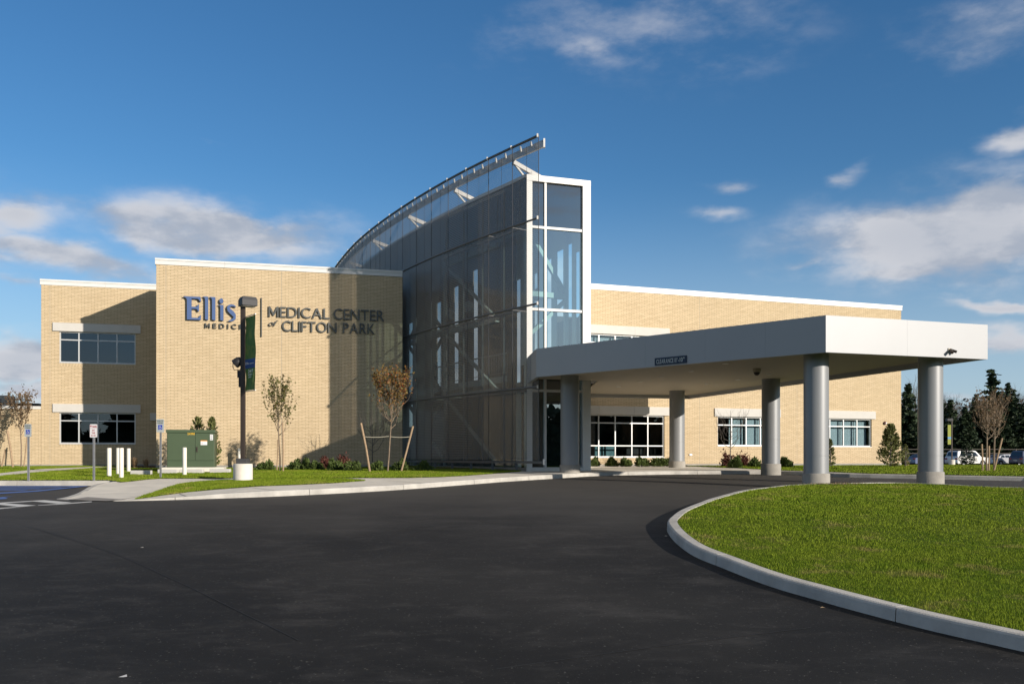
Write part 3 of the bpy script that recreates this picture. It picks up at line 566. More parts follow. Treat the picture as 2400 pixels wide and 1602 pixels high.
# ceiling light strips seen through the lower left window, chairs behind the lower right one
for k, (u, v) in enumerate([(3.1, 2.3), (4.2, 3.2)]):
    mb = MB(); mb.box((u,v,3.52),(u+1.2,v+.3,3.58)); lo = link(mb, 'ceiling_light', M['lampshade'], bld, (R0.x, R0.y, 0), ang)
for x in (1421, 1447, 1455):
    u = gp(x, 1050)[0]; mb = MB(); mb.box((u-.27,.9,.42),(u+.27,1.45,.5)); mb.box((u-.27,.82,.42),(u+.27,.9,1.05)); mb.box((u-.27,.9,0),(u-.22,.95,.42)); mb.box((u+.22,.9,0),(u+.27,.95,.42)); mb.box((u-.27,1.4,0),(u-.22,1.45,.42)); mb.box((u+.22,1.4,0),(u+.27,1.45,.42))
    if x != 1455:
        o = mb.build('waiting_chair', M['fabric'], None, (G0.x, G0.y, 0), ga, bevel=.02); tag(o, 'patterned teal chair seen through the big ground floor window, %s of the pair' % ('left' if x == 1421 else 'right'), 'chair', 'chairs behind the ground floor window')
# --- low wing at far left with rooftop unit
E1 = R0+cdir*.0-cn*0.0; E0 = E1-cdir*14; zl = wallpt(E0, E1, 60, 951)[1]
low = empty('low_building', (E1.x, E1.y, 0), 0, 'low single storey tan brick wing with white coping at the left edge', 'building')
wall('wall', E0, E1-cdir*.01, -.8, zl-.1, [], M['brick'], low); coping(E0, E1-cdir*.01, low, z1=zl, e1=0, h=.5); base_course(E0, E1-cdir*.05, low)
mb = MB(); mb.box((0,.31,zl-.5),(14,12,zl-.4)); link(mb, 'roof', M['brown'], low, (E0.x, E0.y, 0), ang, recalc=False)
Yu = 52.0; pu = at(9, 948, Yu); ru = empty('rooftop_unit', (pu.x, pu.y, zl-.4), ang, 'beige louvred air unit on the roof of the low wing', 'air unit')
mb = MB(); mb.box((-.55,0,0),(.32,1.2,1.42)); mb.build('casing', M['beige'], ru, bevel=.02, recalc=False)
mb = MB(); [mb.box((-.5,-.012,.35+k*.13),(-.12,-.002,.42+k*.13)) for k in range(7)]; mb.build('louvre', M['darkmetal'], ru, recalc=False)
mb = MB(); mb.box((.36,.3,0),(1.75,1.6,.95)); mb.box((.34,.28,.951),(1.77,1.62,1.0)); mb.build('duct_housing', M['brown'], ru, recalc=False)

def control_joint(p0, p1, px, z1):
    u = wallpt(p0, p1, px, 900)[0]; mb = MB(); mb.box((u-.006,-.0025,.1),(u+.006,.01,z1)); link(mb, 'control_joint', M['plinth'], bld, (p0.x, p0.y, 0), math.atan2((p1-p0).y, (p1-p0).x), recalc=False)
for px in (389, 660): control_joint(C0, C1, px, ZT-.3)
for px in (1640, 1868): control_joint(G0, G1, px, ZT-.3)
control_joint(R0, R1, 117, ZTR-.3)
# paving seams in the asphalt
mb = MB()
for px in ([(60,1232),(250,1290),(395,1352),(520,1412),(700,1500)], [(1340,1141),(1500,1150),(1640,1160)], [(1900,1470),(1500,1520),(1000,1590)]):
    P = resample(smooth_path([on(*q) for q in px], 4), .4)
    for a, b in zip(P, P[1:]):
        n = Vector((-(b-a).y, (b-a).x)).normalized()*.007; mb.add([(a.x-n.x, a.y-n.y, g(a.y-n.y)+.004), (b.x-n.x, b.y-n.y, g(b.y-n.y)+.004), (b.x+n.x, b.y+n.y, g(b.y+n.y)+.004), (a.x+n.x, a.y+n.y, g(a.y+n.y)+.004)], [(0,1,2,3)])
tag(mb.build('paving_seam', M['seam'], recalc=False), kind='structure')

# ================================================================== GLASS TOWER
ZTW = CZ+11.38
P0 = Vector((.585, 36.5)); P1 = Vector((3.26, 37.4)); tdir = (P1-P0).normalized(); tn = NRM(P0, P1); ta = math.atan2(tdir.y, tdir.x); TL = (P1-P0).length
HS = 12.3
spx = [(1262.7,318.5),(1200,346.9),(1144,372.5),(1093.8,398),(1049.6,421.8),(1010.7,444.4),(974.7,465.7),(943,486.6),(914.8,505),(889.7,523.4),(867.6,540.6),(848,556),(832.2,571),(817,587),(805,602.5),(793,617),(784,629),(777,641)]
S = [Vector(((x-CX)/F*Y, Y)) for x, y in spx for Y in [F*HS/(HY-y)]]
# smooth the traced bay points into an even curve
for _ in range(2): S = [S[0]]+[(S[i-1]+S[i]*2+S[i+1])/4 for i in range(1, len(S)-1)]+[S[-1]]
def shift(P, d):
    out = []
    for i, p in enumerate(P):
        t = (P[min(i+1, len(P)-1)]-P[max(i-1, 0)]).normalized(); out.append(p+Vector((t.y, -t.x))*d)
    return out
CW = shift(S, .78)                                       # curtain wall line behind the screen
CW = [P0.copy()]+[p for p in CW if p.y > P0.y+.75]
tow = empty('glass_tower', (P0.x, P0.y, 0), 0, 'tall glass entrance tower with white corner frame and curved curtain wall', 'tower')
TO = Vector((P0.x, P0.y, 0))
# end face towards the drive
tx = lambda x, y: wallpt(P0, P1, x, y)
uL, uM0, uM1, uR = tx(1248,600)[0], tx(1277.5,600)[0], tx(1282,600)[0], tx(1366,600)[0]
zt1, zt2, zt3 = tx(1248,530)[1], tx(1248,723)[1], tx(1248,914)[1]
mb = MB(); mb.box((0,0,-.7),(uL,.32,ZTW-.25)); mb.build('corner_pillar', M['white'], tow, (0,0,0), ta, bevel=.01)
mb = MB(); mb.box((uR,0,-.7),(TL,.32,ZTW-.25)); mb.build('corner_pillar', M['white'], tow, (0,0,0), ta, bevel=.01)
mb = MB(); mb.box((0,-.004,ZTW-.249),(TL,.33,ZTW)); mb.build('head_frame', M['white'], tow, (0,0,0), ta, bevel=.008)
mb = MB(); mb.box((uL,.06,-.7),(uR,.2,.06)); mb.build('base_sill', M['white'], tow, (0,0,0), ta)
mb = MB(); mb.box((uM0,.05,.06),(uM1,.2,ZTW-.25))
for z in (zt1, zt2, zt3):
    mb.box((uL,.052,z-.05),(uM0,.2,z+.05)); mb.box((uM1,.052,z-.05),(uR,.2,z+.05))
mb.build('mullion', M['white'], tow, (0,0,0), ta, recalc=False)
zz = [.06, zt3, zt2, zt1, ZTW-.25]
for k in range(4):
    for (a, b) in ((uL, uM0), (uM1, uR)):
        gb = MB(); lo, hi = zz[k]+(.05 if k else 0), zz[k+1]-(.05 if k < 3 else 0); gb.add([(a,.13,lo),(b,.13,lo),(b,.13,hi),(a,.13,hi)], [(0,1,2,3)])
        gb.build('pane', M['espandrel'] if k == 3 else M['tglass'], tow, (0,0,0), ta, recalc=False)
mb = MB(); mb.box((uL,.2,zt1+.05),(uR,.26,ZTW-.3)); mb.build('spandrel_backing', M['black'], tow, (0,0,0), ta)
mb = MB(); mb.box((uL-.1,1.0,-.1),(TL-.15,1.08,zt3+1.0)); mb.box((uL-.1,.36,zt3+1.0),(TL-.15,1.08,zt3+1.08)); mb.build('dark_backing', M['dim'], tow, (0,0,0), ta)  # near-black sheet added behind the lower panes so the entrance reads unlit
# curved curtain wall, glass bay by bay
def rel(p, z): return (p.x-P0.x, p.y-P0.y, z)
def ribbon(P, z0, z1, th=0):
    mb = MB(); P2 = shift(P, th) if th else None
    for i in range(len(P)-1):
        mb.add([rel(P[i], z0), rel(P[i+1], z0), rel(P[i+1], z1), rel(P[i], z1)], [(0,1,2,3)])
        if th:
            mb.add([rel(P2[i], z0), rel(P2[i+1], z0), rel(P2[i+1], z1), rel(P2[i], z1)], [(3,2,1,0)])
            for z in (z0, z1): mb.add([rel(P[i], z), rel(P[i+1], z), rel(P2[i+1], z), rel(P2[i], z)], [(0,1,2,3)])
    return mb
CWg = resample(CW, 1.45)
ribbon(CWg, zt1+.1, ZTW-.13).build('spandrel_glazing', M['spandrel'], tow, recalc=False)
ribbon(CWg, .05, zt1-.05).build('curtain_glazing', M['cglass'], tow, recalc=False)
ribbon(shift(CWg, -.05), ZTW-.13, ZTW, .45).build('roof_edge', M['frame'], tow, recalc=False)
ribbon(shift(CWg, -.03), -.7, .05, .2).build('curtain_base', M['plinth'], tow, recalc=False)
mb = MB()
for p in CWg[1:]: mb.box((p.x-P0.x-.035, p.y-P0.y-.035, .12), (p.x-P0.x+.035, p.y-P0.y+.075, ZTW-.32))
for z in (zt1, zt2, zt3):
    r = ribbon(shift(CWg, -.03), z-.05, z+.05, .12); mb.add(r.v, r.f)
mb.build('curtain_mullion', M['mull'], tow, recalc=False)
# wall with tall slots on the far side of the lobby
IW = [Vector(p) for p in [(2.95,37.9),(2.1,39.6),(1.2,42),(.35,45),(-1.0,47.4),(-1.95,49.0),(-3.2,51.6),(-4.7,55.2),(-6.8,61),(-9.2,64.5)]]
slots = [(958.5,969,757,1000),(1025.6,1036,708,930),(1066,1077,671,915),(1111,1122,632,903),(1212,1222.5,655,896),(1253.5,1262,640,850),(1283,1295,608,850),(1306,1323,587,850),(1331,1343,572,850),(1351,1361,590,850)]
mb = MB()
def iw_at(k):
    for i in range(len(IW)-1):
        a, b = IW[i], IW[i+1]; d = b-a; den = d.x-k*d.y
        if abs(den) < 1e-9: continue
        t = (k*a.y-a.x)/den
        if -1e-6 <= t <= 1+1e-6: return a+d*t
    return None
xs = []
for (xa, xb, ya, yb) in slots:
    pa, pb = iw_at((xa-CX)/F), iw_at((xb-CX)/F)
    if pa is None or pb is None: continue
    xs.append((pb, pa, CZ+(HY-ya)/F*((pa.y+pb.y)/2), CZ+(HY-yb)/F*((pa.y+pb.y)/2)))
xs.sort(key=lambda s: -s[0].x)
ZR = ZTW-.35
def piece(a, b, z0, z1):
    n = Vector((-(b-a).y, (b-a).x)); n = n.normalized()*.06 if n.length else n; q = [rel(a, 0), rel(b, 0), rel(b+n, 0), rel(a+n, 0)]
    mb.add([(p[0], p[1], z) for z in (z0, z1) for p in q], [(0,3,2,1),(4,5,6,7),(0,1,5,4),(1,2,6,5),(2,3,7,6),(3,0,4,7)])
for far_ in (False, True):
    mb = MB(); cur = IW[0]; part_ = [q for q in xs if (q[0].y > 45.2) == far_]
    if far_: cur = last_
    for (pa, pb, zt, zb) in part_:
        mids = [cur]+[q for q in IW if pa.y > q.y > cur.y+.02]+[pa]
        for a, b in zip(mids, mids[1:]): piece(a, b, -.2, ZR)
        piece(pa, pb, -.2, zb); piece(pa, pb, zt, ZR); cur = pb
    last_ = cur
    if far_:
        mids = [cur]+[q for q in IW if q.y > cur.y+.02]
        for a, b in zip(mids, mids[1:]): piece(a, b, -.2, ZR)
    mb.build('slotted_wall', M['inner'] if far_ else M['white'], tow, recalc=False)  # end stretch whiter, painting in the brightly lit end of the lobby
# lobby roof, floor, upper landing with railing
outline = CWg[1:]+[Vector((-9.2,64.5))]+[IW[i] for i in range(len(IW)-2, -1, -1)]+[P1+tn*.36, P0+tn*.36]
mb = MB(); mb.prism([(p.x-P0.x, p.y-P0.y) for p in outline], ZTW-.34, ZTW-.2); mb.build('roof', M['white'], tow)
mb = MB(); mb.prism([(p.x-P0.x, p.y-P0.y) for p in outline], -.25, -.1); mb.build('lobby_floor', M['floor'], tow)
ld = resample(shift(CWg, 2.3), 1.0); ld = [p for p in ld if 41.2 < p.y < 56]
lb = [iw_at(p.x/p.y) or p+Vector((1.5, 1)) for p in ld]
mb = MB()
for z in (3.95, 4.25):
    for i in range(len(ld)-1): mb.add([rel(ld[i], z), rel(ld[i+1], z), rel(lb[i+1], z), rel(lb[i], z)], [(0,1,2,3)])
for i in range(len(ld)-1): mb.add([rel(ld[i], 3.95), rel(ld[i+1], 3.95), rel(ld[i+1], 4.25), rel(ld[i], 4.25)], [(0,1,2,3)])
mb.build('landing', M['white'], tow, recalc=False)
mb = MB(); mb.tube([rel(p, 5.3) for p in ld], .03, 6); mb.tube([rel(p, 4.4) for p in ld], .015, 5)
for p in resample(ld, .16): mb.bar(rel(p, 4.25), rel(p, 5.3), .016)
mb.build('railing', M['steel'], tow, recalc=False)
# steel braces and columns inside the glass
br = shift(CWg, .75); mb = MB()
idx = list(range(2, len(br)-1, 3))
for a, b in zip(idx, idx[1:]):
    for (z0, z1) in ((.2, 3.4), (3.4, 6.5), (6.5, 9.8)):
        pm = (br[a]+br[b])/2; zm = (z0+z1)/2
        mb.bar(rel(br[a], z0), rel(br[b], z1), .13); 
        if (a//3) % 2: mb.bar(rel(br[a], z1), rel(br[b], z0), .13)
    for z in (3.4, 6.5, 9.8): mb.bar(rel(br[a], z), rel(br[b], z), .2)
for i in idx[1:]: mb.tube([rel(br[i], -.1), rel(br[i], ZTW-.4)], .11, 10)
# braces behind the end face
e = lambda u, v: P0+tdir*u+tn*v
A_, B_ = e(.45, 1.2), e(2.35, 1.5)
mb.bar(rel(A_, 10.0), rel(B_, 7.35), .16); mb.bar(rel(A_, 7.3), rel(B_, 7.3), .22); mb.bar(rel(A_, 5.5), rel(B_, 7.2), .16); mb.bar(rel(A_, 4.9), rel(B_, 2.9), .16)
mb.tube([rel(B_, 0), rel(B_, ZTW-.4)], .09, 10)
mb.build('steel_brace', M['steel'], tow, recalc=False)
def pendant(x, y, Y, drop):
    p = at(x, y, Y); o = empty('pendant_lamp', (p.x, p.y, p.z), 0)
    mb = MB(); mb.lathe([(.10,.52),(.22,.40),(.24,0),(.22,0),(.20,.38)], 20); mb.build('lamp_shade', M['lampshade'], o, smooth=True)
    mb = MB(); mb.tube([(0,0,.5),(0,0,drop)], .012, 5); mb.build('cord', M['darkmetal'], o)
    return o
for k, (x, y, Y, nm) in enumerate([(1306,697,40.2,'large pendant lamp hanging behind the end glass of the tower'),(1261,703,40.6,'smaller pendant lamp beside the corner pillar inside the tower'),(1053,748,44.5,'pendant lamp hanging left of centre behind the mesh screen'),(1099,731,43.6,'pendant lamp hanging nearest the middle of the mesh screen')]):
    tag(pendant(x, y, Y, ZTW-.4-at(x, y, Y).z), nm, 'lamp', 'pendant lamps in the lobby')
# side wall joining tower and right wing
mb = MB(); q = [P1+tn*.32, Vector((4.0, 46.9))]; n = Vector((.0, .0)); d = (q[1]-q[0]).normalized(); nn = Vector((-d.y, d.x))*.2
mb.add([rel(v, z) for z in (-.7, ZTW-.02) for v in (q[0], q[1], q[1]+nn, q[0]+nn)], [(0,3,2,1),(4,5,6,7),(0,1,5,4),(1,2,6,5),(2,3,7,6),(3,0,4,7)]); mb.build('side_wall', M['white'], tow, recalc=False)
# ================================================================== MESH SUN SCREEN
Spts = [S[0]+(S[0]-S[1]).normalized()*.0]+S[1:]
scr = empty('sun_screen', (S[0].x, S[0].y, 0), 0, 'curved woven metal mesh screen hung in front of the glass tower', 'sun screen')
SO = Vector((S[0].x, S[0].y))
sr = lambda p, z: (p.x-SO.x, p.y-SO.y, z)
zr = [CZ-.16, CZ+2.67, CZ+5.87, CZ+9.15, CZ+HS]
for i in range(len(S)-1):
    d = (S[i+1]-S[i]).normalized()
    for k in range(4):
        a, b = S[i]+d*.02, S[i+1]-d*.02; mb = MB(); z0, z1 = zr[k]+.02, zr[k+1]-.02
        mb.add([sr(a, z0), sr(b, z0), sr(b, z1), sr(a, z1)], [(0,1,2,3)]); mb.build('mesh_panel', M['screen'], scr, recalc=False)
top = [S[0]]+S[1:]; inn = shift(S, .16); inn2 = shift(S, .42)
for k in (1, 2, 3):
    mb = MB(); mb.tube([sr(p, zr[k]) for p in shift(S, -.03)], .04, 8); mb.build('rail_tube', M['mull'], scr, smooth=True)
mb = MB(); mb.tube([sr(p, zr[4]) for p in shift(S, -.03)], .05, 8); mb.build('rail_tube', M['darkmetal'], scr, smooth=True)
ext = [S[0]+(S[0]-S[1]).normalized()*.05]+S
mb = MB()                                                    # channel beam carrying the top of the mesh
be = shift(ext, .22)
for i in range(len(be)-1): mb.bar(sr(be[i], zr[4]-.26), sr(be[i+1], zr[4]-.26), .10, .27)
mb.build('top_beam', M['galv'], scr)
mb = MB(); be2 = shift(ext, .20)
for i in range(14): mb.bar(sr(be2[i], zr[0]-.07), sr(be2[i+1], zr[0]-.07), .14, .10)
for i in range(2, 10): mb.box((be2[i].x-SO.x-.05, be2[i].y-SO.y-.05, -.6), (be2[i].x-SO.x+.05, be2[i].y-SO.y+.05, zr[0]-.1))
mb.build('bottom_beam', M['mull'], scr)
mb = MB(); t0 = (S[0]-S[1]).normalized(); q = be[0]+t0*.01
mb.bar(sr(q, zr[4]-.43), sr(q, zr[4]-.09), .07, .16); q = be2[0]+t0*.01; mb.bar(sr(q, zr[0]-.16), sr(q, zr[0]+.06), .07, .16); mb.build('end_plate', M['white'], scr)
mb = MB()
for i, p in enumerate(S):
    for k in (range(1, 5) if i == 0 else (4,)):
        c = shift(S, -.06)[i]; mb.box((c.x-SO.x-.03, c.y-SO.y-.03, zr[k]-.06), (c.x-SO.x+.03, c.y-SO.y+.03, zr[k]+.07))
    if i < len(S)-1:
        for f in (.3, .7):
            c = S[i].lerp(S[i+1], f); c2 = c+Vector((.05, .02)); mb.bar(sr(c, zr[4]-.08), sr(c2, zr[4]-.30), .07, .05)
mb.build('clamp', M['truss'], scr)
ins_ = shift(S, .72)
for i in range(1, 9):
    for k in (1, 2, 3): mb = MB(); mb.bar(sr(S[i], zr[k]-.03), sr(ins_[i], zr[k]-.03), .03); mb.build('standoff_bar', M['mull'], scr)
mb = MB()
for i, p in enumerate(S):
    mb.tube([sr(p, zr[0]), sr(p, zr[4])], .014, 4)
for i in range(len(S)-1):
    p = S[i].lerp(S[i+1], .45); mb.tube([sr(p, zr[0]), sr(p, zr[4]-.2)], .006, 4)
mb.build('joint_cable', M['darkmetal'], scr)
# white outriggers propping the top beam from the tower roof
for (f0) in (1.15, 3.9, 6.9, 10.2, 13.6):
    i = int(f0); p = S[i].lerp(S[i+1], f0-i); d = (S[i+1]-S[i]).normalized(); nrm = Vector((d.y, -d.x)); out = p+nrm*.22
    foot = p+nrm*.85; a = sr(out, zr[4]-.46); bpt = p+nrm*1.6; b = sr(bpt, CZ+11.46); mb = MB()
    mb.bar(a, b, .13, .17); mb.bar(a, sr(foot, CZ+11.3), .06, .07); fm = Vector(a).lerp(Vector(b), .62); mb.bar(fm, (fm.x, fm.y, CZ+11.2), .13, .13)
    mb.build('outrigger', M['truss'], scr)

# ================================================================== ENTRANCE CANOPY
ZS = CZ+2.94; ZF = CZ+3.985
cano = empty('entrance_canopy', (8.86, 25.55, 0), 0, 'wide silver panelled drop-off canopy on five thick round columns', 'canopy')
CO = Vector((8.86, 25.55)); cr = lambda p, z: (p[0]-CO.x, p[1]-CO.y, z)
cp = [Vector((8.86,25.55)), Vector((14.42,27.43)), Vector((9.11,46.4)), Vector((3.45,45.0)), Vector((3.40,37.40)), P1-tn*.05+tdir*.1, P0-tn*.05+tdir*.02, Vector((.90,33.54))]
def fascia_run(a, b, name, joints, z0, z1, th=.14):
    L = (b-a).length; d = (b-a).normalized(); n = Vector((-d.y, d.x)); ed = [0]+joints+[L]; mb = MB()
    for x0, x1 in zip(ed, ed[1:]):
        q = [a+d*(x0+.0015), a+d*(x1-.0015), a+d*(x1-.0015)+n*th, a+d*(x0+.0015)+n*th]
        mb.add([cr(v, z) for z in (z0, z1) for v in q], [(0,3,2,1),(4,5,6,7),(0,1,5,4),(1,2,6,5),(2,3,7,6),(3,0,4,7)])
    mb.build(name, M['fascia'], cano, recalc=False)
fascia_run(cp[0], cp[1], 'fascia', [2.85], ZS, ZF)
fascia_run(cp[7], cp[0], 'fascia', [2.4, 5.0, 7.3, 9.4], ZS, ZF)
fascia_run(cp[1], cp[2], 'fascia', [4.4, 8.8, 13.2], ZS, ZF); fascia_run(cp[2], cp[3], 'fascia', [2.6], ZS, ZF)
fascia_run(cp[6], cp[7], 'fascia', [], ZS, ZF)
cen = Vector((7.5, 35)); ip = [p+(cen-p).normalized()*.17 for p in cp]
mb = MB(); mb.prism([cr(p, 0)[:2] for p in ip], ZS+.17, ZS+.2); mb.build('soffit', M['soffit'], cano)
mb = MB(); mb.prism([cr(p, 0)[:2] for p in ip], ZF-.12, ZF-.06); mb.build('roof', M['brown'], cano)
cols = [(9.04,26.9), (12.9,27.9), (10.44,36.5), (7.84,43.0), (2.23,34.9)]
for (x, y) in cols:
    zb = g(y)+.15; mb = MB(); zj = CZ+.68 if y > 30 else CZ+.02
    c = (x-CO.x, y-CO.y, 0)
    mb.lathe([(.36, zb+.27), (.36, zj-.005), (.352, zj-.004), (.352, zj+.004), (.36, zj+.005), (.36, ZS+.19)], 48, c)
    co = mb.build('column', M['colm'], cano, smooth=True)
    mb = MB(); mb.lathe([(.395, zb-.3), (.395, zb+.28), (.38, zb+.30), (.36, zb+.302)], 48, c); mb.build('column_base', M['plinth'], co, smooth=True)
for (x, y) in ((1541,852),(1700,851),(1620,869),(1551,882.5),(1729,888.5),(1657,899),(1803,876),(1500,893),(1450,905)):
    Y = F*3.11/(HY-y); px = (x-CX)/F*Y; mb = MB(); mb.lathe([(.09,ZS+.150),(.11,ZS+.155),(.11,ZS+.169)], 20, (px-CO.x, Y-CO.y, 0)); mb.build('downlight', M['white'], cano, smooth=True)
# side door hood by the tower pillar
hp = at(1379, 885, 38.3); mb = MB(); mb.box((-.55,-.35,-.05),(.55,.9,.05)); o = mb.build('door_hood', M['darkmetal'], None, (3.35, 37.9, CZ+3.18), ga, bevel=.01); tag(o, 'small flat dark hood on the white tower pillar under the canopy', 'door hood')
# cameras and the clearance sign
Yd = F*3.11/(HY-864); dc = empty('dome_camera', ((1773.8-CX)/F*Yd, Yd, ZS+.17), 0, 'dome security camera hanging under the canopy soffit', 'camera')
mb = MB(); mb.lathe([(.13,-.12),(.14,-.10),(.14,-.01),(.12,0)], 24); mb.build('housing', M['soffit'], dc, smooth=True)
mb = MB(); mb.lathe([(.01,-.24),(.06,-.225),(.10,-.18),(.115,-.121)], 24); mb.build('dome', M['black'], dc, smooth=True)
fa = math.atan2((cp[1]-cp[0]).y, (cp[1]-cp[0]).x); fu = wallpt(cp[0], cp[1], 2225, 823); fp = cp[0]+(cp[1]-cp[0]).normalized()*fu[0]
bc = empty('bullet_camera', (fp.x, fp.y, fu[1]), fa, 'pair of small bullet cameras on the sunlit front fascia', 'camera')
mb = MB(); mb.box((-.06,-.03,.0),(.06,0,.09)); mb.build('bracket', M['beige'], bc, bevel=.005)
mb = MB(); mb.tube([(.02,-.03,.04),(-.07,-.18,-.06)], .045, 12); mb.build('camera_body', M['bronze'], bc); mb = MB(); mb.tube([(.02,-.03,.04),(.12,-.16,-.03)], .04, 12); mb.build('camera_body', M['bronze'], bc)

FONT_CACHE = {}
def glyph(ch, bold=.0, shear=0):
    key = (ch, bold, shear)
    if key in FONT_CACHE: return FONT_CACHE[key]
    if ch == 'M':
        H_ = glyph('H', bold, shear); k = H_[6]-H_[5]; P_ = [(0,0),(0,1),(.155,1),(.47,.36),(.785,1),(.94,1),(.94,0),(.80,0),(.80,.70),(.52,.13),(.42,.13),(.14,.70),(.14,0)]
        vs = [(x*k, y*k+H_[5]) for x, y in P_]; n = len(vs); tr_ = [tuple(t) for t in tessellate_polygon([[Vector((p[0], p[1], 0)) for p in vs]])]
        r = (vs, tr_, [((i+1) % n, i) for i in range(n)], 0, .94*k, H_[5], H_[6]); FONT_CACHE[key] = r; return r
    cu = bpy.data.curves.new('t', 'FONT'); cu.body = ch; cu.size = 1; cu.offset = bold; cu.shear = shear; cu.resolution_u = 4
    ob = bpy.data.objects.new('t', cu); COL.objects.link(ob); dg = bpy.context.evaluated_depsgraph_get(); dg.update()
    me = bpy.data.meshes.new_from_object(ob.evaluated_get(dg)); bpy.data.objects.remove(ob)
    bm = bmesh.new(); bm.from_mesh(me); bmesh.ops.remove_doubles(bm, verts=bm.verts, dist=1e-4)
    vs = [(v.co.x, v.co.y) for v in bm.verts]; fs = [tuple(v.index for v in f.verts) for f in bm.faces]; be = []
    for e_ in bm.edges:
        if len(e_.link_faces) == 1:
            f = e_.link_faces[0]; vv = [v.index for v in f.verts]; a, b = e_.verts[0].index, e_.verts[1].index
            if (vv.index(a)+1) % len(vv) != vv.index(b): a, b = b, a
            be.append((a, b))
    bm.free(); xs = [v[0] for v in vs]; ys = [v[1] for v in vs]
    r = (vs, fs, be, min(xs), max(xs), min(ys), max(ys)); FONT_CACHE[key] = r; return r
def put_glyph(mb, gl, x0, x1, sy, yb, y_front, depth, mi=0):
    """glyph into the local xz plane, face at y_front, extruded backwards"""
    vs, fs, be, gx0, gx1, gy0, gy1 = gl; sx = (x1-x0)/(gx1-gx0)
    P = [(x0+(v[0]-gx0)*sx, y_front, yb+v[1]*sy) for v in vs]; n = len(P)
    if depth:
        Q = [(p[0], p[1]+depth, p[2]) for p in P]; mb.add(P+Q, fs+[(b, a, a+n, b+n) for a, b in be], mi)
    else: mb.add(P, fs, mi)
def word_layout(text, x0, x1, gap=.10, bold=.0, space=.30, shear=0):
    gl = [glyph(c, bold, shear) if c != ' ' else None for c in text]; tot = 0
    for i, q in enumerate(gl): tot += (q[4]-q[3]) if q else space; tot += gap if i < len(gl)-1 else 0
    k = (x1-x0)/tot; x = x0; out = []
    for i, q in enumerate(gl):
        wd = (q[4]-q[3]) if q else space
        if q: out.append((text[i], q, x, x+wd*k))
        x += (wd+gap)*k
    return out
def flat_text(mb, text, x0, x1, yb, cap, y_front, gap=.10, bold=.01, mi=0, space=.3):
    H = glyph('H', bold); sy = cap/(H[6]-H[5])
    for (c, q, a, b) in word_layout(text, x0, x1, gap, bold, space): put_glyph(mb, q, a, b, sy, yb, y_front, 0, mi)
# clearance sign on the shaded fascia
s0 = wallpt(cp[7], cp[0], 1535.5, 854); s1 = wallpt(cp[7], cp[0], 1610, 837); la = math.atan2((cp[0]-cp[7]).y, (cp[0]-cp[7]).x); dl = (cp[0]-cp[7]).normalized()
sp = cp[7]+dl*s0[0]; Wd = s1[0]-s0[0]; sg = empty('clearance_sign', (sp.x, sp.y, ZS+.04), la, 'dark navy clearance sign on the shaded canopy fascia', 'sign')
mb = MB(); mb.box((0,-.03,0),(Wd,-.002,.24)); mb.build('sign_panel', M['navy'], sg, bevel=.003)
mb = MB(); flat_text(mb, 'CLEARANCE', .07, Wd*.60, .05, .14, -.034, .10, .02); flat_text(mb, "11'-10\"", Wd*.64, Wd-.07, .05, .14, -.034, .14, .02); mb.build('lettering', M['signsil'], sg, recalc=False)

# ---- raised lettering on the sign block
ls = empty('wall_lettering', (C0.x, C0.y, 0), ang, 'raised blue and grey hospital name lettering on the sign block wall', 'sign')
cw_ = lambda x, y: wallpt(C0, C1, x, y)
def word(text, xl, xr, ytl, ybl, m, bold=.002, gap=.10, depth=.05, shear=0, capch='H', yf=-.09, space=.3):
    u0, zb = cw_(xl, ybl); u1 = cw_(xr, ybl)[0]; zt = cw_(xl, ytl)[1]; Hh = glyph(capch, bold, shear); sy = (zt-zb)/(Hh[6]-max(Hh[5], 0))
    for (c, q, a, b) in word_layout(text, u0, u1, gap, bold, space, shear):
        mb = MB(); put_glyph(mb, q, a, b, sy, zb, yf, depth); mb.build('letter', m, ls, recalc=False)
word('MEDICAL', 629.5, 772.5, 718, 742.5, M['letter'], gap=.085)
word('CENTER', 782, 900, 723.4, 748.5, M['letter'], gap=.085)
word('of', 629.5, 651.5, 750.5, 764, M['letter'], shear=.35, gap=-.02, capch='f')
word('CLIFTON', 661.4, 789, 751.8, 776, M['letter'], gap=.08)
word('PARK', 804, 878.5, 756.5, 780.6, M['letter'], gap=.085)
word('MEDICINE', 480.6, 597, 757.2, 768.6, M['letter'], gap=.42, bold=.012, depth=.06)
u, zb = cw_(613, 789.4); zt = cw_(613, 698)[1]; mb = MB(); mb.box((u-.018,-.08,zb),(u+.018,-.04,zt)); mb.build('divider_bar', M['letter'], ls)
def blue_letter(poly, xl, xr, yt, yb_, parts=None):
    """polygons in a unit box fitted between photo columns"""
    u0, zb = cw_(xl, yb_); u1 = cw_(xr, yb_)[0]; zt = cw_(xl, yt)[1]; mb = MB()
    for pl in (poly if isinstance(poly[0][0], (tuple, list)) else [poly]):
        mb.prism([(u0+p[0]*(u1-u0), zb+p[1]*(zt-zb)) for p in pl], -.14, -.04, 'xz')
    mb.build('letter', M['blue'], ls)
Epoly = [(0,1),(.97,1),(1,.80),(.94,.80),(.88,.89),(.80,.915),(.46,.915),(.46,.56),(.72,.56),(.80,.60),(.83,.67),(.88,.67),(.88,.37),(.83,.37),(.80,.44),(.72,.475),(.46,.475),(.46,.085),(.80,.085),(.90,.12),(.96,.21),(1,.21),(.98,0),(.20,0),(.20,.85),(.16,.92),(.08,.96),(0,.97)]
lpoly = [(0,1),(1,1),(1,0),(.42,.02),(.42,.86),(.36,.93),(.22,.965),(0,.975)]
blue_letter(Epoly, 430.5, 471.5, 695, 749); blue_letter(lpoly, 476, 488.3, 695.6, 750); blue_letter(lpoly, 491.8, 505.2, 696.5, 750.7)
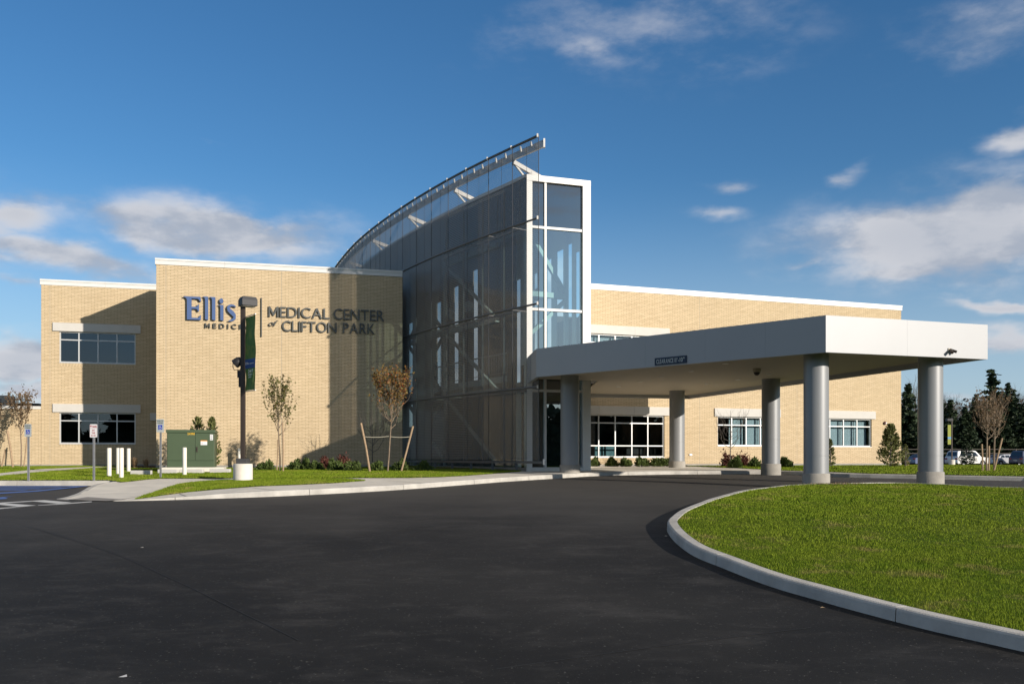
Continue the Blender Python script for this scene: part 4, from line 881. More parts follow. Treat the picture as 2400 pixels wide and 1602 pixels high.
dot = [(.62+.36*math.cos(k*math.pi/8), .885+.115*math.sin(k*math.pi/8)) for k in range(16)]
ipoly = [(0,.70),(1,.70),(1,0),(.42,.015),(.42,.60),(.36,.655),(.22,.68),(0,.685)]
blue_letter([ipoly, dot], 511.5, 524, 699.5, 751.6)
def stroke(cs, ws):
    L_, R_ = [], []
    for i, c in enumerate(cs):
        a = Vector(cs[min(i+1, len(cs)-1)])-Vector(cs[max(i-1, 0)]); n = Vector((-a.y, a.x)).normalized()*ws[i]/2; L_.append((c[0]+n.x, c[1]+n.y)); R_.append((c[0]-n.x, c[1]-n.y))
    return L_+R_[::-1]
sc_ = [(.97,.86),(.78,.935),(.55,.94),(.34,.88),(.26,.77),(.32,.66),(.50,.55),(.70,.44),(.86,.31),(.87,.16),(.72,.05),(.50,-.02),(.28,-.04)]
blue_letter(stroke(sc_, [.06,.10,.13,.19,.24,.27,.28,.29,.27,.22,.15,.10,.04]), 528.5, 553.5, 713.5, 751.0)

# ================================================================== LAMP POST WITH BANNER
def lamp_post(loc, label, banner=True, height=5.3, flood=True, group=None, zf=3.62):
    dz = zf-3.62
    z0 = loc[2]; o = empty('lamp_post', loc, 0, label, 'lamp post', group)
    mb = MB(); mb.lathe([(.295,-.2),(.295,.50),(.28,.525),(.27,.53)], 40); mb.build('concrete_footing', M['concrete'], o, smooth=True)
    mb = MB(); mb.box((-.17,-.17,.53),(.17,.17,.69)); mb.build('base_cover', M['greybase'], o, bevel=.01)
    mb = MB(); mb.box((-.065,-.065,.69),(.065,.065,height-.18)); mb.build('pole', M['bronze'], o, bevel=.008)
    mb = MB(); n = .30; m_ = .42   # tapered shoebox head
    vs = [(-.16-.09,-.22,height-.22),(.42,-.34,height-.26),(.42,.3,height-.26),(-.25,.3,height-.22),(-.19,-.17,height+.06),(.36,-.28,height+.02),(.36,.25,height+.02),(-.19,.25,height+.06)]
    mb.box((-.20,-.22,height-.24),(.28,.22,height-.05)); mb.add([(-.20,-.22,height-.049),(.28,-.22,height-.049),(.28,.22,height-.049),(-.20,.22,height-.049),(-.16,-.18,height+.04),(.24,-.18,height+.04),(.24,.18,height+.04),(-.16,.18,height+.04)], [(0,1,5,4),(1,2,6,5),(2,3,7,6),(3,0,4,7),(4,5,6,7)])
    hd = mb.build('lamp_head', M['greybase'], o, recalc=False, bevel=.008); hd.rotation_euler = (0, 0, R(33)); hd.location = (.13, -.06, 0)
    mb = MB(); mb.box((-.15,-.17,height-.255),(.23,.17,height-.241)); ln = mb.build('lens', M['stone'], hd, recalc=False)
    if flood:
        mb = MB(); mb.lathe([(.145,-.13),(.15,-.11),(.14,.04),(.08,.13)], 20); f = mb.build('floodlight', M['black'], o, smooth=True); f.location = (-.16, .02, 3.62+dz); f.rotation_euler = (R(-50), R(20), R(-75))
        mb = MB(); mb.tube([(-.32,.02,3.62+dz),(-.32,.02,3.44+dz),(-.28,.02,3.36+dz),(-.10,.02,3.36+dz),(-.065,.02,3.45+dz)], .012, 6); mb.box((-.13,-.03,2.82+dz),(-.066,.05,3.34+dz)); mb.box((-.17,-.035,3.12+dz),(-.07,.055,3.34+dz)); mb.build('flood_bracket', M['black'], o)
    return o
lb = on(569.5, 1125.6, .15); lz = g(lb.y)+.15; LP = lamp_post((lb.x, lb.y, lz), 'dark lamp post on a round concrete footing with a green banner and floodlight', height=CZ+(HY-697)/F*lb.y-lz-.04, zf=CZ+(HY-847)/F*lb.y-lz)
sL = F/lb.y
def zpx(y, Y): return CZ+(HY-y)/F*Y
bt_, bb_ = zpx(745, lb.y)-lz, zpx(916, lb.y)-lz
# banner hung to the camera side of the pole
by = Matrix.Translation((.05, 0, 0)) @ Matrix.Rotation(R(-52), 4, 'Z')
bn = MB(); x0, x1 = .07, .86; NR = 40; NC = 10; vs = []; fs = []; mi = []
def bz(t): return bt_+(bb_-bt_)*t
for r in range(NR+1):
    for c in range(NC+1):
        u = c/NC; t = r/NR; vs.append(by @ Vector((x0+(x1-x0)*u, .012*math.sin(u*3.1+t*9)+.008*math.sin(t*17), bz(t)+.0*u)))
for r in range(NR):
    for c in range(NC):
        fs.append((r*(NC+1)+c, r*(NC+1)+c+1, (r+1)*(NC+1)+c+1, (r+1)*(NC+1)+c)); mi.append(1 if .575 < (r+.5)/NR < .70 else 0)
me = bpy.data.meshes.new('banner'); me.from_pydata(vs, [], fs); 
def banner_mat():
    m = bpy.data.materials.new('banner_green'); m.use_nodes = True; t = NT(m.node_tree); b = t.n['Principled BSDF']; c = t.new('ShaderNodeTexCoord').outputs['Object']
    col = t.mix(t.ramp(t.noise(c, 2.2, 5, .7, 2), .4, .6), (.040,.12,.025), (.10,.16,.03)); col = t.mix(t.math('MULTIPLY', t.ramp(t.noise(c, 9, 6, .8, 3), .60, .66), .5), col, (.05,.16,.17))
    t.put(b.inputs['Base Color'], col); b.inputs['Roughness'].default_value = .7
    tl = t.new('ShaderNodeBsdfTranslucent'); t.put(tl.inputs[0], col); mx = t.new('ShaderNodeMixShader'); mx.inputs[0].default_value = .25; out = t.n['Material Output']; t.l.new(b.outputs[0], mx.inputs[1]); t.l.new(tl.outputs[0], mx.inputs[2]); t.l.new(mx.outputs[0], out.inputs[0]); return m
BM = banner_mat(); BB = mat('banner_blue', (.015,.065,.24), .7)
me.materials.append(BM); me.materials.append(BB); me.polygons.foreach_set('material_index', mi)
bo = bpy.data.objects.new('banner', me); COL.objects.link(bo); bo.location = (lb.x, lb.y, lz); tag(bo, 'green banner with a blue band hung on the dark lamp post', 'banner')
def btext(text, u0, u1, t, cap):
    mb = MB(); flat_text(mb, text, x0+(x1-x0)*u0, x0+(x1-x0)*u1, bz(t), cap, -.03, .1, .015); mb.v = [tuple(by @ Vector(v)) for v in mb.v]; return mb.build('lettering', M['signw'], bo, recalc=False)
btext('Ellis', .10, .42, .648, .075); btext('MEDICINE', .50, .92, .648, .03); btext('24/7', .38, .86, .765, .10); btext('URGENT', .38, .80, .80, .045); btext('CARE', .38, .68, .832, .045)
lf = MB(); lf.v = [tuple(by @ Vector((x0+(x1-x0)*u, -.024, bz(t)))) for u, t in ((.98,.72),(.86,.80),(.80,.88),(.86,.94),(.93,.86),(.98,.80))]; lf.f = [(0,1,2,3,4,5)]; lf.m = [0]; lf.build('leaf_print', mat('banner_lime', (.30,.38,.08), .7), bo, recalc=False)
for z in (bt_+.02, bb_-.02):
    mb = MB(); mb.tube([tuple(by @ Vector((.03, 0, z))), tuple(by @ Vector((.88, 0, z)))], .014, 8); mb.build('banner_arm', M['galv'], LP)
# second post far right with its own banner, a post standing off to the right whose long shadow crosses the island
pb = at(2231, 1084, 92); z_ = g(92)+.1; fp_ = empty('lamp_post', (pb.x, 92, z_), 0, 'distant slim lamp post with lime banner in front of the conifers', 'lamp post')
mb = MB(); mb.lathe([(.3,-.2),(.3,.6),(.28,.62)], 16); mb.build('concrete_footing', M['concrete'], fp_); mb = MB(); mb.box((-.05,-.05,.6),(.05,.05,4.7)); mb.build('pole', M['bronze'], fp_); mb = MB(); mb.box((-.55,-.25,4.55),(.0,.25,4.8)); mb.build('lamp_head', M['greybase'], fp_)
mb = MB(); z1_ = zpx(995, 92)-z_; z2_ = zpx(1041, 92)-z_; mb.box((-.42,-.012,z2_),(-.09,.012,z1_)); mb.box((-.421,-.014,z2_+.55),(-.089,.014,z2_+.78), 1); fb = mb.build('banner', [mat('banner_lime_far', (.33,.36,.06), .7), mat('banner_sky', (.15,.35,.6), .7)], None, (pb.x, 92, z_), recalc=False); tag(fb, 'small lime and blue banner on the distant lamp post', 'banner')

# ================================================================== SIGNS, BOLLARDS, CABINET
def post_sign(x, ytop, ybase, wpx, hpx, style, label, name='parking_sign'):
    p = on(x, ybase, .15); s_ = F/p.y; z0 = g(p.y)+.15; ztop = zpx(ytop, p.y)-z0; W = wpx/s_; Hh = hpx/s_
    o = empty(name, (p.x, p.y, z0), R(-6), label, 'sign', 'signs on galvanised posts')
    mb = MB(); mb.box((-.03,0,-.2),(-.008,.035,ztop-.03)); mb.box((.008,0,-.2),(.03,.035,ztop-.03)); mb.box((-.008,.026,-.2),(.008,.035,ztop-.03)); mb.build('post', M['galv'], o, recalc=False)
    # rounded plate
    r = .03; pl = []
    for cx_, cz_, a0 in ((W/2-r, ztop-r, 0), (-W/2+r, ztop-r, 90), (-W/2+r, ztop-Hh+r, 180), (W/2-r, ztop-Hh+r, 270)): pl += [(cx_+r*math.cos(R(a0+k*22.5)), cz_+r*math.sin(R(a0+k*22.5))) for k in range(5)]
    mb = MB(); mb.prism(pl, -.012, -.004, 'xz'); mb.build('sign_plate', M['signw'] if style == 'np' else M['signsil'], o)
    cz = ztop-Hh/2
    if style == 'np':
        mb = MB(); flat_text(mb, 'PARKING', -W*.14, W*.44, ztop-Hh*.24, Hh*.13, -.016, .08, .02); flat_text(mb, 'ANY', -W*.2, W*.2, ztop-Hh*.52, Hh*.12, -.016, .1, .02); flat_text(mb, 'TIME', -W*.24, W*.24, ztop-Hh*.72, Hh*.12, -.016, .1, .02)
        flat_text(mb, 'NO', -W*.43, -W*.2, ztop-Hh*.20, Hh*.12, -.0165, .1, .03)
        zz_ = ztop-Hh*.86; mb.add([(-W*.2,-.016,zz_-.008),(W*.2,-.016,zz_-.008),(W*.2,-.016,zz_+.008),(-W*.2,-.016,zz_+.008)], [(0,1,2,3)])
        for s in (-1, 1): mb.add([(s*W*.34,-.016,zz_),(s*W*.18,-.016,zz_+.025),(s*W*.18,-.016,zz_-.025)], [(0,1,2)])
        for (a, b, c, d) in ((-.47,-.46,.02,.98),(.46,.47,.02,.98)): mb.add([(W*a,-.015,ztop-Hh*d),(W*b,-.015,ztop-Hh*d),(W*b,-.015,ztop-Hh*c),(W*a,-.015,ztop-Hh*c)], [(0,1,2,3)])
        mb.add([(-W*.46,-.0155,ztop-Hh*.30),(W*.46,-.0155,ztop-Hh*.30),(W*.46,-.0155,ztop-Hh*.31),(-W*.46,-.0155,ztop-Hh*.31)], [(0,1,2,3)])
        mb.build('lettering', M['signred'], o, recalc=False)
    else:
        mb = MB(); flat_text(mb, 'RESERVED', -W*.42, W*.42, ztop-Hh*.18, Hh*.10, -.016, .09, .02); flat_text(mb, 'PARKING', -W*.37, W*.37, ztop-Hh*.34, Hh*.10, -.016, .09, .02); mb.build('lettering', M['signdk'], o, recalc=False)
        q = W*.27; zc = ztop-Hh*.62; mb = MB(); mb.add([(-q,-.014,zc-q*1.12),(q,-.014,zc-q*1.12),(q,-.014,zc+q*1.12),(-q,-.014,zc+q*1.12)], [(0,1,2,3)]); mb.build('symbol_panel', M['signblue'], o, recalc=False)
        mb = MB(); k = q/1.0      # wheelchair user: head, torso, lap, leg and wheel arc
        def st(pts, wd): 
            pl_ = stroke([(a*k, zc+b*k) for a, b in pts], [wd*k]*len(pts)); n_ = len(pts); mb.add([(a, -.017, b) for a, b in pl_], [(i, i+1, 2*n_-2-i, 2*n_-1-i) for i in range(n_-1)])
        mb.add([(-.12*k+.13*k*math.cos(i*math.pi/5), -.017, zc+.78*k+.13*k*math.sin(i*math.pi/5)) for i in range(10)], [tuple(range(10))])
        st([(-.12,.6),(-.06,.05)], .17); st([(-.1,.3),(.3,.3)], .12); st([(-.06,.02),(.38,.0)], .16); st([(.36,.05),(.55,-.5),(.72,-.42)], .15)
        st([(-.05+.5*math.cos(R(a)), -.28+.5*math.sin(R(a))) for a in range(125, 365, 20)], .12); mb.build('wheelchair_symbol', M['signw'], o, recalc=False)
    return o
post_sign(66, 993, 1126, 17, 30, 'res', 'leftmost silver reserved parking sign with blue wheelchair square')
post_sign(219.5, 993.5, 1125.7, 18.3, 31, 'np', 'white and red no parking any time sign beside the white bollards')
post_sign(376, 981.5, 1120, 18.5, 31, 'res', 'silver reserved parking sign with wheelchair square just left of the green cabinet')
def bollard(x, ytop, ybase, label, capped=True, dia=.145):
    p = on(x, ybase, .15); z0 = g(p.y)+.15; h = zpx(ytop, p.y)-z0; o = empty('bollard', (p.x, p.y, z0), 0, label, 'bollard', 'white bollards round the green cabinet')
    mb = MB(); r = dia/2; mb.lathe([(r,-.2),(r,h-.015),(r*.93,h-.004),(r*.8,h)], 24); mb.build('post', M['boll'], o, smooth=True)
    return o
bollard(256, 1049, 1117, 'white steel bollard in front of the shaded wall, leftmost of the bollards')
bollard(277.2, 1049, 1112, 'white bollard almost hidden behind the tallest-looking front bollard')
bollard(284.5, 1049, 1120.7, 'white bollard standing closest to the camera left of the concrete blocks')
bollard(301.5, 1050, 1106.6, 'white bollard at the left end of the concrete blocks beside straw grasses')
bollard(432.7, 1048, 1113.7, 'white bollard standing in front of the green cabinet doors')
bollard(561, 1050, 1097, 'white bollard half hidden behind the lamp post footing')
# green electrical cabinet
cb = Vector(((391-CX)/F*34.6, 34.6)); s_ = F/cb.y; z0 = g(cb.y)+.15; wz = (495-391)/s_*1.02; ctop = zpx(1006, cb.y)-z0; cbz = zpx(1094.5, cb.y)-z0
cab = empty('electrical_cabinet', (cb.x, cb.y, z0), R(14), 'dark green electrical transformer cabinet in front of the brick wall', 'cabinet')
mb = MB(); mb.box((0,.02,cbz),(wz,1.2,ctop-.12)); mb.box((-.03,-.02,ctop-.118),(wz+.03,1.24,ctop)); mb.build('casing', M['greenbox'], cab, bevel=.012, recalc=False)
zk = zpx(1079, cb.y)-z0; ud = (452-389)/s_
mb = MB(); mb.box((.015,-.004,zk+.01),(ud-.006,.02,ctop-.13)); mb.build('door', M['greenbox'], cab, bevel=.004); mb = MB(); mb.box((ud+.006,-.004,zk+.01),(wz-.015,.02,ctop-.13)); dr = mb.build('door', M['greenbox'], cab, bevel=.004)
mb = MB(); hz = zpx(1051, cb.y)-z0; mb.box((ud+.04,-.03,hz-.12),(ud+.09,-.004,hz+.08)); mb.box((ud+.055,-.045,hz-.03),(ud+.075,-.03,hz+.03)); mb.build('handle', M['bronze'], dr, recalc=False)
mb = MB(); mb.box((.015,-.004,cbz+.01),(wz-.015,.02,zk-.01)); mb.build('sill_panel', M['greenbox'], cab, bevel=.004)
mb = MB(); flat_text(mb, '24398', ud-.28, ud-.02, zpx(1018, cb.y)-z0, .085, -.008, .12, .03); mb.build('number', M['yellow'], cab, recalc=False)
lz0, lz1 = zpx(1042, cb.y)-z0, zpx(1031, cb.y)-z0; mb = MB(); mb.box((ud+.20,-.0065,lz0),(ud+.44,-.0045,lz1)); mb.box((ud+.20,-.007,lz1-.035),(ud+.44,-.0066,lz1), 1); mb.box((ud+.23,-.0075,lz0+.05),(ud+.28,-.0066,lz0+.07), 2); mb.build('warning_label', [M['signw'], M['orange'], M['signred']], cab, recalc=False)
mb = MB(); lz0, lz1 = zpx(1030.5, cb.y)-z0, zpx(1017, cb.y)-z0; mb.box((wz-.16,-.0065,lz0),(wz-.05,-.0045,lz1)); [mb.box((wz-.145,-.0075,lz0+q),(wz-.075,-.0066,lz0+q+.016), 1) for q in (.03,.06,.12,.17)]; mb.build('warning_label', [M['signw'], M['signdk']], cab, recalc=False)
mb = MB(); mb.box((-.18,-.12,-.25),(wz+.35,1.5,cbz-.002)); o = mb.build('concrete_pad', M['concrete'], None, (cb.x, cb.y, z0), R(14), bevel=.01); tag(o, 'low concrete pad under the green electrical cabinet', 'pad')
# precast concrete blocks around the bed
for (xa, xb, y, nm) in ((305,355,1113,'leftmost low concrete block edging the bed by the bollards'),(369,418,1110,'low concrete block in front of the cabinet, second from the left'),(420,478,1109.6,'low concrete block in front of the cabinet doors, third from the left'),(491,541,1108.6,'low concrete block between the cabinet and the lamp post footing')):
    a, b = on(xa, y, .15), on(xb, y, .15); L_ = (b-a).length-.05; mb = MB(); mb.box((0,0,-.1),(L_,.22,.17)); o = mb.build('concrete_block', M['stone'], None, (a.x, a.y, g(a.y)+.15), math.atan2((b-a).y, (b-a).x), bevel=.015); tag(o, nm, 'block', 'concrete blocks edging the bed')
# strobe on the right wing, small outlet
su = gp(2073, 991); sp_ = G0+gdir*su[0]; st_ = empty('alarm_strobe', (sp_.x, sp_.y, su[1]), ga, 'small dark red alarm strobe on the right end of the brick wall', 'alarm')
mb = MB(); mb.lathe([(.10,0),(.10,.06),(.07,.10)], 16); b_ = mb.build('strobe_body', M['red'], st_, smooth=True); b_.rotation_euler = (R(90), 0, 0)
mb = MB(); mb.box((.02,-.11,-.04),(.09,-.06,.04)); mb.build('strobe_lens', M['signw'], st_)
su = gp(1618, 1065); sp_ = G0+gdir*su[0]; mb = MB(); mb.box((-.09,-.06,-.05),(.09,0,.05)); o = mb.build('outlet_box', M['frame'], None, (sp_.x, sp_.y, su[1]), ga, bevel=.01); tag(o, 'small grey outlet box low on the brick wall beside the rear canopy column', 'box')
pp = on(283.5, 1588); mb = MB(); mb.add([(-.045,0,.002),(.045,.012,.010),(.03,.04,.022),(-.025,.025,.004)], [(0,1,2),(0,2,3)]); o = mb.build('paper_scrap', M['paper'], None, (pp.x, pp.y, g(pp.y)), recalc=False); tag(o, 'small torn white paper scrap on the foreground asphalt', 'litter')
random.seed(5)
for (x, y, nm) in ((1928,1424,'tan dry leaf on the asphalt by the nearest kerb joint'),(1561,1256,'pale dry leaf at the rounded tip of the island kerb'),(333,1283,'tiny pale pebble far left on the driveway')):
    p = on(x, y); mb = MB(); mb.add([(-.03,0,.004),(0,-.018,.010),(.03,0,.006),(0,.018,.014)], [(0,1,2),(0,2,3)]); o = mb.build('fallen_leaf' if 'leaf' in nm else 'pebble', M['stake'] if 'tan' in nm else M['stone'], None, (p.x, p.y, g(p.y)), recalc=False); tag(o, nm, 'leaf' if 'leaf' in nm else 'pebble')
# ================================================================== PLANTS
def quads(P, N, size, rng, aspect=1.6, fold=True):
    """leaf faces at points P (n,3); returns verts, faces"""
    n = len(P); a = rng.normal(size=(n, 3)); a /= np.linalg.norm(a, axis=1)[:, None]
    if N is not None: a = a*.7+N; a /= np.linalg.norm(a, axis=1)[:, None]
    b = rng.normal(size=(n, 3)); b -= (b*a).sum(1)[:, None]*a; b /= np.linalg.norm(b, axis=1)[:, None]
    s = (size*(.6+.8*rng.random(n)))[:, None]
    v = np.stack([P-a*s*aspect/2, P+b*s/2, P+a*s*aspect/2, P-b*s/2], 1).reshape(-1, 3)
    f = np.arange(n*4).reshape(-1, 4); return v, f
def np_mesh(name, v, f, m, parent=None, loc=None, k=None):
    me = bpy.data.meshes.new(name); n = len(f); k = f.shape[1]
    me.vertices.add(len(v)); me.vertices.foreach_set('co', v.astype(np.float32).ravel()); me.loops.add(n*k); me.loops.foreach_set('vertex_index', f.astype(np.int32).ravel())
    me.polygons.add(n); me.polygons.foreach_set('loop_start', np.arange(0, n*k, k, dtype=np.int32)); me.update(calc_edges=True); me.materials.append(m)
    o = bpy.data.objects.new(name, me); COL.objects.link(o)
    if parent: o.parent = parent
    if loc is not None: o.location = loc
    return o
def young_tree(base, h, hb, wd, seed, leafm, nleaf, lsize, label, name='young_tree', lean=(0, 0), barkm='bark', nbr=11, top_only=0.0, sub=4, trunk_r=.035, group='young street trees', loose=False):
    rng = np.random.default_rng(seed); random.seed(seed); o = empty(name, base, 0, label, 'tree', group); mb = MB(); tips = []
    tr = [(lean[0]*t, lean[1]*t, h*.92*t) for t in (0, .15, .3, .45, .6, .8, 1)]; tr = [(p[0]+random.uniform(-.02, .02)*(i > 0), p[1]+random.uniform(-.02, .02)*(i > 0), p[2]) for i, p in enumerate(tr)]
    tr[0] = (0, 0, -.1); mb.tube(tr, [trunk_r*(1-.80*t) for t in (0, .15, .3, .45, .6, .8, 1)], 6); tips.append(tr[-3:])
    for b in range(nbr):
        t = hb+(h*.72-hb)*(b/nbr)**1.15; a = b*2.4+random.uniform(-.4, .4); L = (h-t)*random.uniform(.72, .98); out = wd/2*random.uniform(.6, 1.05)*(1-.35*b/nbr)
        r0 = trunk_r*.5*(1-.5*b/nbr); f = t/(h*.92); s = Vector((lean[0]*f, lean[1]*f, t)); pts = [s]
        for k in range(1, 7):
            u = k/6; q = s+Vector((math.cos(a)*out*u**.55, math.sin(a)*out*u**.55, L*(u**1.25)*.92)); q += Vector([random.uniform(-.05, .05)*wd*.5 for _ in range(3)]); pts.append(q)
        mb.tube([tuple(p) for p in pts], [r0*(1-.8*k/6) for k in range(7)], 5, cap=False); tips.append(pts[2:])
        for s_ in range(sub):
            k = random.randint(1, 5); p = pts[k]; a2 = a+random.uniform(-1.5, 1.5); L2 = random.uniform(.10, .26)*h; up = random.uniform(.55, 1.2)
            q = [p, p+Vector((math.cos(a2)*L2*.35, math.sin(a2)*L2*.35, L2*.4*up)), p+Vector((math.cos(a2)*L2*.55, math.sin(a2)*L2*.55, L2*up))]
            if q[-1].z < h*1.02: mb.tube([tuple(x) for x in q], [r0*.45, r0*.3, r0*.12], 4, cap=False); tips.append(q)
    mb.build('trunk', M[barkm], o)
    if nleaf:
        segs = []; 
        for q in tips:
            for a, b in zip(q, list(q)[1:]): segs.append((Vector(a), Vector(b)))
        wgt = np.array([max(.02, ((a.z+b.z)/2/h-top_only)) for a, b in segs])*np.array([(b-a).length for a, b in segs]); wgt = np.clip(wgt, 1e-6, None); wgt /= wgt.sum(); ii = rng.choice(len(segs), nleaf, p=wgt); tt = rng.random(nleaf)
        A = np.array([segs[i][0] for i in ii]); B = np.array([segs[i][1] for i in ii]); P = A+(B-A)*tt[:, None]+rng.normal(size=(nleaf, 3))*lsize*.8
        v, f = quads(P, None, lsize, rng); np_mesh('crown', v, f, M[leafm], o)
    return o
def tree_px(x, ybase, ytop, yfork, wpx, off=.16, **kw):
    p = on(x, ybase, off); s_ = F/p.y; z0 = g(p.y)+.15; return young_tree((p.x, p.y, z0), zpx(ytop, p.y)-z0, zpx(yfork, p.y)-z0, wpx/s_, **kw), p, z0
def stake_px(x0, y0, x1, y1, Y, label, r=.035, lean_y=0):
    a, b = at(x0, y0, Y), at(x1, y1, Y+lean_y); z0 = g(Y)+.14; o = empty('tree_stake', (a.x, a.y, z0), 0, label, 'stake', 'wooden tree stakes')
    mb = MB(); mb.tube([(0,0,-.1), ((b.x-a.x)*.5+.015, (b.y-a.y)*.5, (b.z-z0)*.5), (b.x-a.x, b.y-a.y, b.z-z0)], [r, r*.95, r*1.05], 8); mb.build('pole', M['stake'], o, smooth=True); return o
t1, p1_, z1_ = tree_px(656, 1104, 871, 1020, 58, seed=11, leafm='leafA', nleaf=1000, lsize=.062, label='slim young tree with sparse olive leaves in front of the sunlit sign wall', lean=(-.10, 0), nbr=12, top_only=.28)
stake_px(663.5, 1104.5, 662, 990, p1_.y-.1, 'upright wooden stake beside the trunk of the olive leaved young tree'); stake_px(648.5, 1103, 651, 1030, p1_.y+.7, 'thin leaning stake behind the olive leaved young tree', r=.028)
t2, p2_, z2_ = tree_px(908, 1104.8, 853, 1005, 66, seed=23, leafm='leafB', nleaf=1700, lsize=.06, label='young tree with thick red and gold autumn top beside the mesh screen', lean=(.30, 0), nbr=16, top_only=.52, sub=7)
stake_px(868, 1106.5, 846, 991, p2_.y-.3, 'left leaning stake roped to the red and gold tree', r=.042); stake_px(938.5, 1103, 968, 998, p2_.y+.3, 'right leaning stake roped to the red and gold tree', r=.038)
rp = MB(); a = at(852, 1022.6, p2_.y-.3); c = at(909, 1022, p2_.y); b = at(962, 1023, p2_.y+.3); o = None
for (q0, q1) in ((a, c), (c, b)):
    pts = [q0.lerp(q1, k/6)-Vector((0, 0, .03*math.sin(math.pi*k/6))) for k in range(7)]; rp.tube([tuple(p-c) for p in pts], .012, 5)
o = rp.build('tie_rope', M['tie'], None, tuple(c)); tag(o, 'pale rope tying the red and gold tree to its two stakes', 'rope')
t0, p0_, z0_ = tree_px(49, 1094.5, 905, 1020, 60, seed=5, leafm='leafC', nleaf=1100, lsize=.06, label='young tree with sparse brown leaves in front of the low left wing', nbr=13, top_only=.15)
stake_px(31, 1096, 17, 1008, p0_.y-.2, 'thick leaning stake left of the brown leaved tree', r=.05); stake_px(55, 1094, 64, 1016, p0_.y+.2, 'thin stake right of the brown leaved tree', r=.03); stake_px(2, 1094, 13, 1053, p0_.y+.1, 'short leaning stake at the left photo edge', r=.04)
# tree mostly outside the frame at far left
tree_px(-28, 1094.5, 925, 1030, 80, seed=6, leafm='leafC', nleaf=700, lsize=.06, label='young brown leaved tree cut off by the left edge of the photo', nbr=11)
# bare little trees by the right wing and their stakes
tb, pb_, zb_ = tree_px(1712, 1093.5, 950, 1052, 100, off=.17, seed=31, leafm='leafC', nleaf=0, lsize=.05, label='thin bare sapling in front of the blinds of the middle window', nbr=12, barkm='barkd', sub=5, trunk_r=.03)
tree_px(872, 1097, 948, 1060, 110, off=.17, seed=33, leafm='leafC', nleaf=0, lsize=.05, label='dark bare sapling against the shaded end of the sign wall', nbr=11, barkm='barkd', sub=4, trunk_r=.03)
for (x, yb, yt, s, nm) in ((2313,1103,925,41,'twiggy young tree with dry brown leaves in the right lawn, left of the pair'),(2330,1101,905,42,'twiggy young tree with dry brown leaves in the right lawn, right of the pair')):
    tree_px(x, yb, yt, 1030, 62, off=.17, seed=s, leafm='leafC', nleaf=420, lsize=.055, label=nm, nbr=13, sub=6, trunk_r=.04)
pr = on(2320, 1102, .17)
for (x0, y0, x1, y1, nm) in ((2303,1094,2301,1040,'short upright stake left of the paired trees on the right lawn'),(2317,1101,2318,1044,'upright stake between the paired trees on the right lawn'),(2328,1103,2349,1026,'long leaning stake right of the paired trees on the right lawn')):
    stake_px(x0, y0, x1, y1, pr.y-.1, nm, r=.033)
# shrubs -----------------------------------------------------------
def shrub_mesh(seed, w_, h_, m, n, ls, spiky=.25):
    rng = np.random.default_rng(seed); o_ = rng.normal(size=(n, 3)); o_ /= np.linalg.norm(o_, axis=1)[:, None]; o_[:, 2] = np.abs(o_[:, 2]); lob = 1+.18*np.sin(o_[:, 0]*5+seed)+.14*np.sin(o_[:, 1]*7+seed*2)+rng.normal(size=n)*spiky*.4
    rad = (.55+.45*rng.random(n)**.4)*lob; P = o_*rad[:, None]*np.array([w_/2, w_/2, h_*.95]); P[:, 2] = np.clip(P[:, 2], .02, None)
    N = o_*.8+np.array([0, 0, .7]); v, f = quads(P, N, ls, rng, 2.6); me = np_mesh('foliage', v, f, M[m]); return me
def shrub(x, ybase, ytop, wpx, kind, label, seed, name='shrub', n=700, ls=.07, m='yew', spiky=.25, off=.18, group='low shrubs along the walls', cat='shrub'):
    p = on(x, ybase, off); s_ = F/p.y; z0 = g(p.y)+off; o = empty(name, (p.x, p.y, z0), 0, label, cat, group); h_ = zpx(ytop, p.y)-z0; w_ = wpx/s_
    f = shrub_mesh(seed, w_*1.0, h_, m, n, ls, spiky); f.parent = o
    mb = MB(); random.seed(seed)
    for k in range(7): a = k*.9; mb.tube([(0,0,-.05), (math.cos(a)*w_*.2, math.sin(a)*w_*.2, h_*.4), (math.cos(a)*w_*.34, math.sin(a)*w_*.34, h_*.75)], [.015,.01,.005], 4, cap=False)
    mb.build('stem', M['barkd'], o); return o
yl = [(624,1100,1082,38,'round dark yew beside the foot of the olive leaved tree'),(694,1100,1080,32,'round dark yew directly right of the olive leaved tree'),(717,1100,1077,26,'taller narrow yew touching its neighbour right of the olive leaved tree'),(741,1100,1083,30,'low yew at the left edge of the wall shadow'),(784,1101,1079,32,'yew just left of the red barberry under the wall shadow'),(827,1102,1081,35,'round yew right of the red barberry'),(884,1102,1082,28,'small yew between the left stake and the autumn tree'),(940,1102,1080,34,'yew partly behind the right stake of the autumn tree'),(993,1102,1084,38,'dark flat yew under the left end of the mesh screen')]
for k, (x, yb, yt, wp, nm) in enumerate(yl): shrub(x, yb, yt, wp, 'yew', nm, 50+k, n=900, ls=.055)
yr = [(1394,1091,1074,22,'yew tight against the white tower pillar'),(1434,1091,1073,27,'second yew from the tower under the big window'),(1465,1091,1075,27,'third yew from the tower under the big window'),(1504,1091,1073,30,'fourth yew from the tower under the big window'),(1543,1091,1073,32,'yew under the right corner of the big window'),(1570,1091,1073,22,'yew peeping out left of the rear canopy column'),(1725,1094.5,1074,29,'bright yew at the foot of the bare sapling by the right wing'),(1768,1093,1075,30,'yew under the middle window of the right wing'),(1841,1093,1073,29,'yew directly right of the middle canopy column')]
for k, (x, yb, yt, wp, nm) in enumerate(yr): shrub(x, yb, yt, wp, 'yew', nm, 70+k, n=900, ls=.06)
